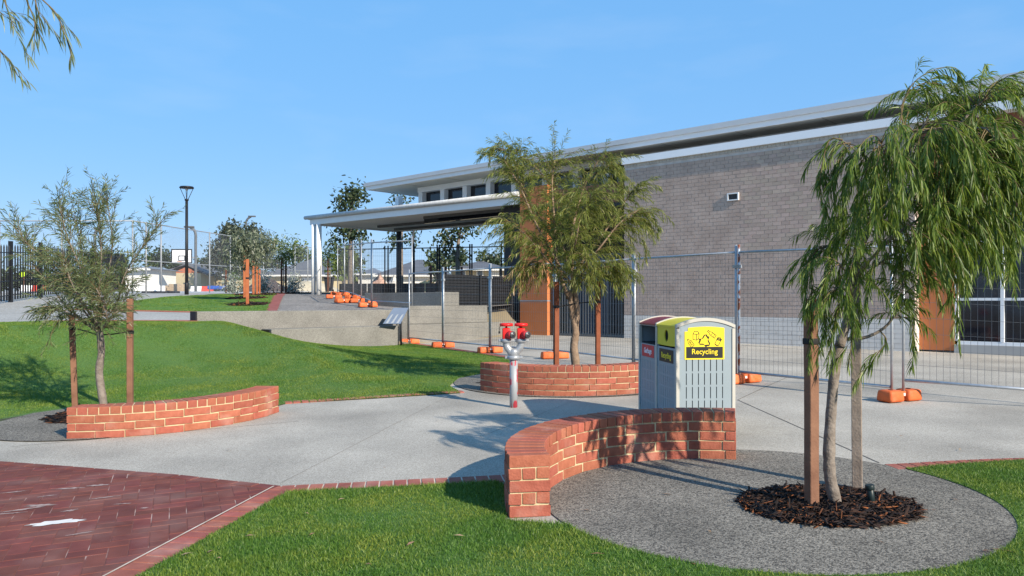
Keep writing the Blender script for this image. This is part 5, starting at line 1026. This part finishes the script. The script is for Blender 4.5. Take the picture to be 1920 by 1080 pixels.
young(618, 45, [(615, 475, 10, 12), (625, 465, 8, 10), (610, 490, 8, 8), (630, 485, 8, 10)], 700, yelgum, 'green young tree just right of the white canopy posts', 540, 480)
darkst = mat('dark_brown_stake', (.10, .045, .03), .85, .15, 6)
for px_, yb, yt, Y, w, m_, lab in ((464, 575, 486, 26.0, .10, stake3_m, 'tall orange brown stake nearest on the upper lawn'), (459, 561, 468, 29.5, .11, stake3_m, 'tall orange brown stake just left of the nearest one on the upper lawn'), (475, 551, 487, 33, .09, stake3_m, 'orange brown stake of the second pair, left one'), (482, 550, 484, 33.5, .09, stake3_m, 'orange brown stake of the second pair, right one'), (487, 549, 505, 36, .07, stake3_m, 'short thin brown stake behind the second pair'), (528, 548, 482, 38, .09, darkst, 'dark brown stake left of the yellow green young tree'), (536, 547, 490, 38.4, .09, darkst, 'dark brown stake right of the yellow green young tree'), (424, 549, 506, 40, .08, darkst, 'dark stake beside the left silver shrub'), (615, 540, 482, 45, .09, darkst, 'dark stake in front of the green young tree by the white posts')):
    stake(lab, px_, yb, yt, w, Y, m_, group='timber stakes on the upper lawn', tie=(yt * .6 + yb * .4) if Y < 32 else None)
for px_, Y, r_ in ((466, 26.2, .66), (462, 29.8, .70), (479, 33.3, .85), (533, 38.2, 1.3)): c = at(px_, Y); mulch(c.x, c.y, r_, 160, hf=lambda x, y: U(x, y) + .015, size=2.5, ry=r_ * 1.3)
for px_, Y, lab in ((432, 40, 'silver leaved shrub by the left dark stake at the back of the upper lawn'), (492, 40, 'silver leaved shrub behind the second pair of orange stakes'), (548, 41, 'silver leaved shrub between the dark stakes and the white posts')):
    clump_tree('silver_shrub', lab, px_, Y, [(px_, 537, 12, 12), (px_ + 3, 525, 7, 10), (px_ - 6, 543, 9, 7), (px_ + 9, 542, 8, 8)], 620, .16, silver, group='silver leaved shrubs', cat='shrub', aspect=.3)
clump_tree('green_shrub', 'small bright green shrub tip above the left silver shrub', 445, 41, [(443, 518, 6, 6), (438, 522, 5, 4), (450, 540, 5, 8)], 160, .14, yelgum, group='silver leaved shrubs', cat='shrub', aspect=.3)

# lamp post, street lights, hoop, wheelie bin
c = at(350, 35); lp = thing('lamp_post', 'black lamp post with a cone shaped lantern by the path', 'lamp post', tuple(c)); zt_ = W(350, 376, 35).z - c.z; z1_ = W(350, 349, 35).z - c.z
m = MB(); m.tube([(0, 0, -.1), (0, 0, zt_)], [.075, .06], 12); m.lathe([(.09, 0), (.09, .5), (.07, .55)], (0, 0, 0), 12); m.build('pole', black_m, lp, local=True)
m = MB(); m.lathe([(.02, zt_ - .02), (.09, zt_), (.09, zt_ + .05), (.03, zt_ + .08)], (0, 0, 0), 12); m.build('collar', black_m, lp, local=True)
for k in range(4):
    a_ = k * math.pi / 2 + .5; m = MB(); m.tube([(.05 * math.cos(a_), .05 * math.sin(a_), zt_ + .03), (.28 * math.cos(a_), .28 * math.sin(a_), z1_ - .08)], .014, 6); m.build('lantern_arm', black_m, lp, local=True)
m = MB(); m.lathe([(.30, z1_ - .10), (.315, z1_ - .07), (.28, z1_ - .02), (.12, z1_), (.02, z1_ + .005)], (0, 0, 0), 20); m.build('lantern_cap', black_m, lp, local=True)
m = MB(); m.lathe([(.03, z1_ - .22), (.06, z1_ - .17), (.06, z1_ - .105)], (0, 0, 0), 12); m.build('lamp_lens', sgw, lp, local=True)
def street(px, Y, top, arm, label):
    b = at(px, Y); t = thing('street_light', label, 'street light', tuple(b), group='street lights'); zt = W(px, top, Y).z; s = Y / F; m = MB()
    m.tube(crom([b + Vector((0, 0, -.2)), Vector((b.x, Y, zt - 34 * s)), Vector((b.x, Y, zt - 14 * s)), Vector((b.x + arm * .25 * s, Y, zt - 5 * s)), Vector((b.x + arm * .8 * s, Y, zt))], 4), .11, 7); m.build('pole', mat('lamp_steel', (.10, .11, .12), .5), t)
    m = MB(); m.rbox((b.x + arm * .95 * s, Y, zt + .02), (.75, .3, .14), .03); m.build('lamp_head', mat('lamp_steel', (.10, .11, .12)), t)
street(461, 82, 406, 12, 'curved street light standing behind the large grey green gum'); street(367, 62, 426, -13, 'curved street light behind the basketball backboard'); street(178, 60, 428, 10, 'street light hidden behind the airy left tree'); street(992, 50, 422, 0.1, 'dark light pole rising behind the black fence, under the canopy') if False else None
c = at(360, 70); hp = thing('basketball_hoop', 'white basketball backboard with a black frame on the court', 'basketball hoop', tuple(c)); A_ = W(322, 493, 70); B_ = W(360, 467.5, 70)
m = MB(); m.box(((A_.x + B_.x) / 2, 70, (A_.z + B_.z) / 2), (B_.x - A_.x, .05, B_.z - A_.z)); m.build('backboard', mat('board_white', (.8, .8, .8), .5), hp)
m = MB(); w2, h2 = (B_.x - A_.x) / 2, (B_.z - A_.z) / 2; mx_, mz_ = (A_.x + B_.x) / 2, (A_.z + B_.z) / 2
def rect(mb_, cx_, cz_, hw, hh, t_, y): 
    for dx, dz, sx, sz in ((0, hh - t_ / 2, 2 * hw, t_), (0, -hh + t_ / 2, 2 * hw, t_), (-hw + t_ / 2, 0, t_, 2 * hh - 2 * t_ - .002), (hw - t_ / 2, 0, t_, 2 * hh - 2 * t_ - .002)): mb_.box((cx_ + dx, y, cz_ + dz), (sx, .02, sz))
rect(m, mx_, mz_, w2 + .03, h2 + .03, .09, 69.96); m.build('frame', black_m, hp); m = MB(); rect(m, mx_, mz_ - .18, .30, .23, .06, 69.96); m.build('target_square', black_m, hp)
m = MB(); m.tube([(mx_ + .23 * math.cos(t * .3927), 69.5 + .23 * math.sin(t * .3927), A_.z + .1) for t in range(17)], .02, 5); m.build('rim', orange_m, hp)
m = MB(); m.tube([(c.x + .1, 70.6, c.z), (c.x + .1, 70.6, mz_)], .09, 8); m.tube([(c.x + .1, 70.6, mz_ - .1), (mx_, 70.05, mz_ - .1)], .06, 6); m.build('pole', galv_m, hp)
c = at(617, 52); wb = thing('wheelie_bin', 'dark wheelie bin standing by the far end of the upper wire fence', 'bin', tuple(c)); m = MB(); m.hexa([(-.2, -.2, .08), (.2, -.2, .08), (.2, .2, .08), (-.2, .2, .08), (-.27, -.3, .92), (.27, -.3, .92), (.27, .3, .92), (-.27, .3, .92)]); m.build('body', mat('bin_dark', (.02, .024, .032), .5), wb, local=True)
m = MB(); m.rbox((0, -.02, .965), (.58, .68, .08), .03); m.build('lid', mat('bin_dark', (.02, .024, .032)), wb, local=True)
for s_ in (-1, 1): m = MB(); m.lathe([(.1, -.02), (.1, .02)], (s_ * .24, .2, .1), 12, Matrix.Rotation(R(90), 3, 'Y')); m.build('wheel', strap_m, wb, local=True)

# tall chain link court fence
cl = [(-32, 39), (-18.95, 39), (-16.5, 67)]; Hc = 3.62
cf = thing('court_fence', 'tall galvanised chain link fence round the ball court', 'fence', (-18.95, 39, U(0, 39)))
pale_galv = mat('court_steel', (.27, .285, .30), .5, .08, 10, metal=.2)
m = MB(); m.tube([(x, y, U(x, y) + Hc) for x, y in ((-32, 39), (-18.95, 39))], .03, 6); m.build('top_rail', pale_galv, cf)
def seg2(f): return (lerp(-18.95, -16.5, f), lerp(39, 67, f))
m = MB(); m.tube([(*seg2(k / 8), U(*seg2(k / 8)) + Hc) for k in range(9)], .03, 6); m.build('top_rail', pale_galv, cf); m = MB(); m.tube([(*seg2(k / 8), U(*seg2(k / 8)) + Hc * .46) for k in range(9)], .025, 6); m.build('middle_rail', pale_galv, cf)
posts = [(x, 39.) for x in (-31.5, -28.6, -25.6, -22.5, -18.95)]
for px_ in (274, 302, 393, 432, 494, 553, 577): k_ = (px_ - 960) / F; f = (k_ * 39 + 18.95) / (2.45 - k_ * 28); posts.append(seg2(f))
for x, y in posts: m = MB(); m.tube([(x, y, U(x, y) - .1), (x, y, U(x, y) + Hc + .05)], .04, 7); m.build('fence_post', pale_galv, cf)
m = MB()
def mesh_run(p, q, n, r_):
    L = math.hypot(q[0] - p[0], q[1] - p[1]); k = int(L / .11); sh = Hc / L
    for i in range(-int(sh * k), k):
        for s_ in (1, -1):
            f0, f1 = i / k, i / k + sh
            if s_ < 0: f0, f1 = f1, f0
            za, zb = 0., Hc
            g0, g1 = f0, f1
            lo, hi = min(g0, g1), max(g0, g1)
            if lo < 0 or hi > 1: continue
            a = (lerp(p[0], q[0], f0), lerp(p[1], q[1], f0)); b = (lerp(p[0], q[0], f1), lerp(p[1], q[1], f1)); m.tube([(*a, U(*a) + .03), (*b, U(*b) + Hc)], r_, 3, False, False)
mesh_run((-32, 39), (-18.95, 39), 0, .0021); mesh_run((-18.95, 39), (-16.5, 67), 0, .0024); tag(m.build('chain_link', mat('chain_wire', (.22, .235, .25), .6), cf), kind='stuff')
# black palisade fence
pf = thing('palisade_fence', 'black steel palisade fence along the path at the far left', 'fence', (-17.5, 27.2, U(0, 27.2))); p0_, p1_ = Vector((-16.3, 22)), Vector((-21.5, 43.5)); Lf = (p1_ - p0_).length; dn = (p1_ - p0_).normalized()
m = MB(); k = int(Lf / .25)
for i in range(k):
    q = p0_ + dn * (i * .25); z = U(*q); m.tube([(q.x, q.y, z + .08), (q.x, q.y, z + 1.95), (q.x, q.y, z + 2.03)], [.026, .026, .004], 4)
tag(m.build('pickets', black_m, pf), kind='stuff')
for zz in (.25, .75, 1.75):
    m = MB(); m.tube([(*(p0_ + dn * Lf * j / 8), U(*(p0_ + dn * Lf * j / 8)) + zz) for j in range(9)], .025, 4); m.build('rail', black_m, pf)
for px_ in (-60, 20, 76, 130, 172, 203, 228):
    k_ = (px_ - 960) / F; f = (k_ * p0_.y - p0_.x) / ((p1_.x - p0_.x) - k_ * (p1_.y - p0_.y)); q = p0_ + (p1_ - p0_) * f
    if 0 <= f <= 1: m = MB(); m.box((q.x, q.y, U(*q) + 1.05), (.11, .11, 2.2)); m.build('fence_post', black_m, pf)
# black fence and slatted screens behind the stepped wall
bf = thing('black_screen_fence', 'black slatted screen fence standing on the stepped concrete wall', 'fence', tuple(RWp(rt(900), .5, 1.3)))
ztop = hz(940, 518) + .02
def screen(t0, t1, z0, z1, o, n):
    for k in range(n):
        a, b = lerp(z0, z1, k / n), lerp(z0, z1, (k + 1) / n); m = MB(); rbx(m, t0, t1, o, o + .03, a + .012, b - .012); m.build('slat', black_m, bf)
    m = MB(); rbx(m, t0, t1, o + .035, o + .045, z0, z1); m.build('backing', mat('screen_dark', (.008, .008, .009), .8), bf)
screen(rt(838), tB3, .9, ztop, .36, 16); screen(tB3 + .01, tE + .25, .35, ztop, .36, 20)
for px_ in (839, 914, 972): m = MB(); rbx(m, rt(px_) - .03, rt(px_) + .03, .30, .355, .3, ztop + .02); m.build('screen_post', black_m, bf)
b2 = thing('black_yard_fence', 'tall black fence with dark lower boards behind the stepped wall under the canopy', 'fence', (-6, 33, U(0, 33)))
def yp(px): k_ = (px - 960) / F; f = (k_ * 31 + 7.2) / ((.3 + 7.2) - k_ * 0); return f
y0_, y1_ = Vector((-7.3, 33.)), Vector((.2, 31.0)); 
m = MB(); zlo, zhi = W(760, 548, 32).z - .6, W(760, 531, 32).z; nseg = 6
for k in range(nseg):
    a, b = y0_.lerp(y1_, k / nseg), y0_.lerp(y1_, (k + 1) / nseg - .004); n_ = Vector((0, .03)); q = MB(); q.hexa([(a.x, a.y, zlo), (b.x, b.y, zlo), (b.x, b.y + .03, zlo), (a.x, a.y + .03, zlo), (a.x, a.y, zhi), (b.x, b.y, zhi), (b.x, b.y + .03, zhi), (a.x, a.y + .03, zhi)]); q.build('board', black_m, b2)
zr = W(850, 465, 32).z
m = MB(); m.tube([(y0_.x, y0_.y, zr), (y1_.x, y1_.y, zr)], .022, 6); m.build('top_rail', black_m, b2)
for px_ in (676, 722, 728, 777, 820, 824, 881, 885, 940):
    k_ = (px_ - 960) / F; f = (k_ * y0_.y - y0_.x) / ((y1_.x - y0_.x) - k_ * (y1_.y - y0_.y)); q = y0_.lerp(y1_, f); m = MB(); m.tube([(q.x, q.y - .06, zlo), (q.x, q.y - .06, zr + .12)], .032, 6); m.build('fence_post', black_m, b2)
for px_, yt in ((807, 497), (835, 500), (938, 500), (865, 500)):
    k_ = (px_ - 960) / F; f = (k_ * y0_.y - y0_.x) / ((y1_.x - y0_.x) - k_ * (y1_.y - y0_.y)); q = y0_.lerp(y1_, f); m = MB(); z_ = W(px_, yt, q.y).z; m.box((q.x, q.y + .2, (zlo + z_) / 2), (.09, .09, z_ - zlo)); m.build('short_post', darkst, b2)
mw = MB()
for k in range(1, 75): q = y0_.lerp(y1_, k / 75); mw.tube([(q.x, q.y - .02, zhi), (q.x, q.y - .02, zr)], .0022, 3, False, False)
for k in range(1, 9): z_ = lerp(zhi, zr, k / 9); mw.tube([(y0_.x, y0_.y - .025, z_), (y1_.x, y1_.y - .025, z_)], .0022, 3, False, False)
tag(mw.build('wire_mesh', wire_m, b2), kind='stuff')

# houses
roof_g = mat('roof_grey', (.115, .12, .135), .7, .1, 1.5, bump=.3, bscale=4); roof_b = mat('roof_blue_grey', (.17, .18, .205), .6, .1, 1.5); cream = mat('cream_wall', (.46, .38, .235), .9, .08, 1); white_w = mat('white_wall', (.66, .65, .62), .85, .05, 1); brown_w = mat('brown_wall', (.15, .10, .075), .9, .1, 1); gab = mat('gable_orange', (.40, .135, .07), .8, .08, 1); wing = mat('window_grey', (.12, .14, .17), .2)
def house(label, px0, px1, Y, eave, ridge, wm, rm_, dep=9., wins=(), doors=(), hip=.45, base=None, gable=None):
    x0_, x1_ = (px0 - 960) / F * Y, (px1 - 960) / F * Y; z0_ = U(0, Y) - .3; ze = W(0, eave, Y).z; zr_ = W(0, ridge, Y + dep / 2).z; t = thing('house', label, 'house', ((x0_ + x1_) / 2, Y, z0_), group='single storey houses beyond the court')
    m = MB(); m.box(((x0_ + x1_) / 2, Y + dep / 2, (z0_ + ze) / 2), (x1_ - x0_, dep, ze - z0_)); wl = m.build('wall', wm, t)
    o = .55; w = x1_ - x0_; h = min(hip * w, dep / 2); m = MB(); a, b, c_, d_ = (x0_ - o, Y - o, ze - .1), (x1_ + o, Y - o, ze - .1), (x1_ + o, Y + dep + o, ze - .1), (x0_ - o, Y + dep + o, ze - .1); r0, r1 = (x0_ + h, Y + dep / 2, zr_), (x1_ - h, Y + dep / 2, zr_)
    if r1[0] - r0[0] < .3: r0 = r1 = ((x0_ + x1_) / 2, Y + dep / 2, zr_); r0 = (r0[0] - .1, *r0[1:]); r1 = (r1[0] + .1, *r1[1:])
    m.add([a, b, c_, d_, r0, r1], [(0, 1, 5, 4), (1, 2, 5), (2, 3, 4, 5), (3, 0, 4), (3, 2, 1, 0)]); m.build('roof', rm_, t); m = MB(); m.box(((x0_ + x1_) / 2, Y - o - .05, ze - .17), (w + 2 * o, .09, .16)); m.build('gutter', white_w, t)
    for q0, q1, ya, yb in wins: A, B = W(q0, yb, Y), W(q1, ya, Y); m = MB(); m.box(((A.x + B.x) / 2, Y - .03, (A.z + B.z) / 2), (B.x - A.x, .04, B.z - A.z)); wi = m.build('window', wing, t); m = MB(); rect(m, (A.x + B.x) / 2, (A.z + B.z) / 2, (B.x - A.x) / 2 + .08, (B.z - A.z) / 2 + .08, .1, Y - .06); m.build('frame', white_w, wi)
    for q0, q1, ya, yb, dm in doors: A, B = W(q0, yb, Y), W(q1, ya, Y); m = MB(); m.box(((A.x + B.x) / 2, Y - .03, (A.z + B.z) / 2), (B.x - A.x, .05, B.z - A.z)); m.build('garage_door', dm, t)
    if gable:
        q0, q1, yb, yt, gy = gable; A, B, T = W(q0, yb, Y - gy), W(q1, yb, Y - gy), W((q0 + q1) / 2, yt, Y - gy); m = MB(); m.box(((A.x + B.x) / 2, Y - gy / 2 - .05, (z0_ + A.z) / 2), (B.x - A.x - .4, gy - .1, A.z - z0_)); m.build('gable_wing', wm, t)
        V_ = Vector((0, gy + 3, 0)); m = MB(); e = Vector((.5, 0, -.25)); m.add([A - e * 1, T + Vector((0, 0, .15)), B + Vector((.5, 0, -.25)), A + Vector((-.5, 0, -.25)) + V_, T + Vector((0, 0, .15)) + V_, B + Vector((.5, 0, -.25)) + V_, A + Vector((-.5, 0, -.05)), T + Vector((0, 0, .35)), B + Vector((.5, 0, -.05)), A + Vector((-.5, 0, -.05)) + V_, T + Vector((0, 0, .35)) + V_, B + Vector((.5, 0, -.05)) + V_], [(6, 7, 10, 9), (7, 8, 11, 10), (0, 3, 4, 1), (1, 4, 5, 2), (6, 0, 1, 7), (7, 1, 2, 8)]); m.build('gable_roof', rm_, t)
        m = MB(); m.add([A + Vector((.3, .05, 0)), B + Vector((-.3, .05, 0)), T + Vector((0, .05, -.1)), A + Vector((.3, .3, 0)), B + Vector((-.3, .3, 0)), T + Vector((0, .3, -.1))], [(0, 1, 2), (5, 4, 3), (0, 3, 4, 1)]); m.build('gable_panel', gab, t)
    return t
house('cream house with an orange gable and grey roof behind the backboard', 345, 470, 86, 513, 492, cream, roof_g, 11, wins=[(385, 395, 520, 532)], gable=(316, 380, 512, 499, 4))
house('grey hipped roof house with cream walls behind the staked trees', 500, 640, 82, 514, 484, cream, roof_g, 12, wins=[(540, 552, 520, 535)], doors=[(566, 590, 520, 541, white_w)])
house('pale house with a grey hipped roof seen under the canopy', 712, 838, 74, 514, 487, white_w, roof_g, 11, doors=[(768, 822, 517, 538, mat('garage_white', (.70, .69, .66), .7))], wins=[(725, 735, 519, 530)])
house('low white gabled house left of the hipped roof under the canopy', 672, 706, 88, 512, 503, white_w, roof_b, 8)
house('house with a yellow window wall between the slender gum and the dark wall', 846, 950, 78, 503, 490, cream, roof_g, 10, wins=[(858, 872, 506, 522), (895, 905, 506, 522)], doors=[(922, 942, 504, 524, white_w)])
house('white shed with a big blank wall left of the lamp post', 232, 276, 70, 502, 500, white_w, roof_b, 6, doors=[(236, 272, 506, 535, white_w)])
house('grey roofed house partly behind the airy left tree', 176, 230, 84, 520, 508, brown_w, roof_b, 9)
house('blue grey roofed house between the white shed and the cream gable', 272, 318, 92, 516, 504, brown_w, roof_b, 10)
# heaps and site things
def heap(name, label, px, Y, w, h, m_, jag=.25, n=14): 
    c = at(px, Y); m = MB(); vs = []; rr = random.Random(int(px)); rings = 5
    for j in range(rings):
        f = j / (rings - 1); r_ = w / 2 * (1 - f) ** .8 if j < rings - 1 else .05
        for i in range(n): a_ = 2 * math.pi * i / n; k = 1 + rr.uniform(-jag, jag); vs.append((c.x + r_ * k * math.cos(a_), c.y + r_ * k * .7 * math.sin(a_), c.z - .2 + (h + .2) * (f ** .8) * (1 + rr.uniform(-jag, jag) * .4)))
    m.add(vs, [(j * n + i, j * n + (i + 1) % n, (j + 1) * n + (i + 1) % n, (j + 1) * n + i) for j in range(rings - 1) for i in range(n)] + [tuple((rings - 1) * n + i for i in range(n))], True); return tag(m.build(name, m_), label, 'heap', 'heaps on the building site')
heap('soil_heap', 'dark brown soil heap behind the staked young trees', 500, 60, 4.6, 1.0, mat('dark_soil', (.07, .05, .045), .95, .2, 3))
heap('sand_heap', 'pale yellow sand heap in front of the white garage under the canopy', 803, 62, 3.2, .9, mat('yellow_sand', (.50, .36, .17), .95, .1, 3))
heap('rubble_heap', 'pinkish rubble heap behind the black yard fence left of the garage', 712, 58, 1.6, 1.2, mat('pink_rubble', (.42, .27, .21), .95, .3, 6), .5); heap('rubble_heap', 'pale rubble heap just right of the pinkish one', 738, 58, 1.8, 1.0, mat('pale_rubble', (.5, .47, .42), .95, .3, 6), .5)
heap('sand_heap', 'long low sand bank below the cream gabled house', 350, 76, 9, .3, mat('pale_sand', (.46, .40, .29), .95, .1, 3), .15); heap('sand_heap', 'low sand bank behind the white canopy posts', 575, 64, 8, .8, mat('pale_sand', (.46, .40, .29)), .2)
ped = mat('tan_block', (.36, .27, .18), .9); m = MB()
c = at(335, 66); m.rbox((c.x, c.y, c.z + .25), (1.2, 1.2, .7), .04); m.box((c.x - .55, c.y - .62, c.z + .2), (.3, .05, .3)); tag(m.build('limestone_block', ped), 'tan limestone block under the backboard', 'block', 'tan blocks by the court'); m = MB(); c = at(322, 66); m.rbox((c.x, c.y, c.z + .2), (.7, 1., .55), .04); tag(m.build('limestone_block', ped), 'smaller tan limestone block left of the larger one under the backboard', 'block', 'tan blocks by the court')
def barrier(px, Y, label):
    c = at(px, Y); t = thing('road_barrier', label, 'barrier', tuple(c), group='red and white road barriers')
    for k in range(2): m = MB(); m.hexa([(k * 1. - 1, -.22, 0), (k * 1. - .02, -.22, 0), (k * 1. - .02, .22, 0), (k * 1. - 1, .22, 0), (k * 1. - 1, -.08, .5), (k * 1. - .02, -.08, .5), (k * 1. - .02, .08, .5), (k * 1. - 1, .08, .5)]); m.build('segment', [sgw, mat('barrier_red', (.6, .07, .05), .5)][k], t, local=True)
barrier(379, 72, 'red and white road barrier right of the backboard pole'); barrier(312, 69, 'red and white road barrier left of the tan blocks'); barrier(62, 64, 'red and white road barrier behind the palisade fence')
c = at(44, 60); ys = thing('warning_sign', 'fluorescent yellow green warning sign on an orange post behind the palisade fence', 'sign', tuple(c)); m = MB(); m.tube([(0, 0, 0), (0, 0, W(44, 512, 60).z - c.z)], .04, 6); m.build('post', orange_m, ys, local=True); m = MB(); z_ = W(44, 514, 60).z - c.z; m.hexa([(0, -.1, z_ - .28), (.28, -.1, z_), (.28, -.06, z_), (0, -.06, z_ - .28), (-.28, -.1, z_), (0, -.1, z_ + .28), (0, -.06, z_ + .28), (-.28, -.06, z_)]); m.build('board', mat('fluoro', (.55, .75, .02), .5), ys, local=True)
c = at(408, 66); bt = tag(MB().rbox((c.x, c.y, c.z + .3), (1.5, .8, .3), .1).build('blue_tarpaulin', mat('blue_tarp', (.03, .10, .42), .5, .3, 4)), 'blue tarpaulin bundle behind the court fence', 'tarpaulin')
c = at(300, 41); m = MB(); rr = random.Random(5)
for k in range(7): m.rbox((c.x - .7 + k * .24, c.y + rr.uniform(-.2, .2), c.z + .05), (.5, .35, .12), .04, rotz(rr.uniform(-.5, .5)))
tag(m.build('folded_tarpaulin', mat('dark_tarp', (.03, .035, .045), .6, .3, 6)), 'dark crumpled sheet lying at the foot of the court fence', 'tarpaulin')
for o in list(bpy.data.objects):
    if 'label' in o and not o['label']: o['label'] = 'orange plastic fence foot'
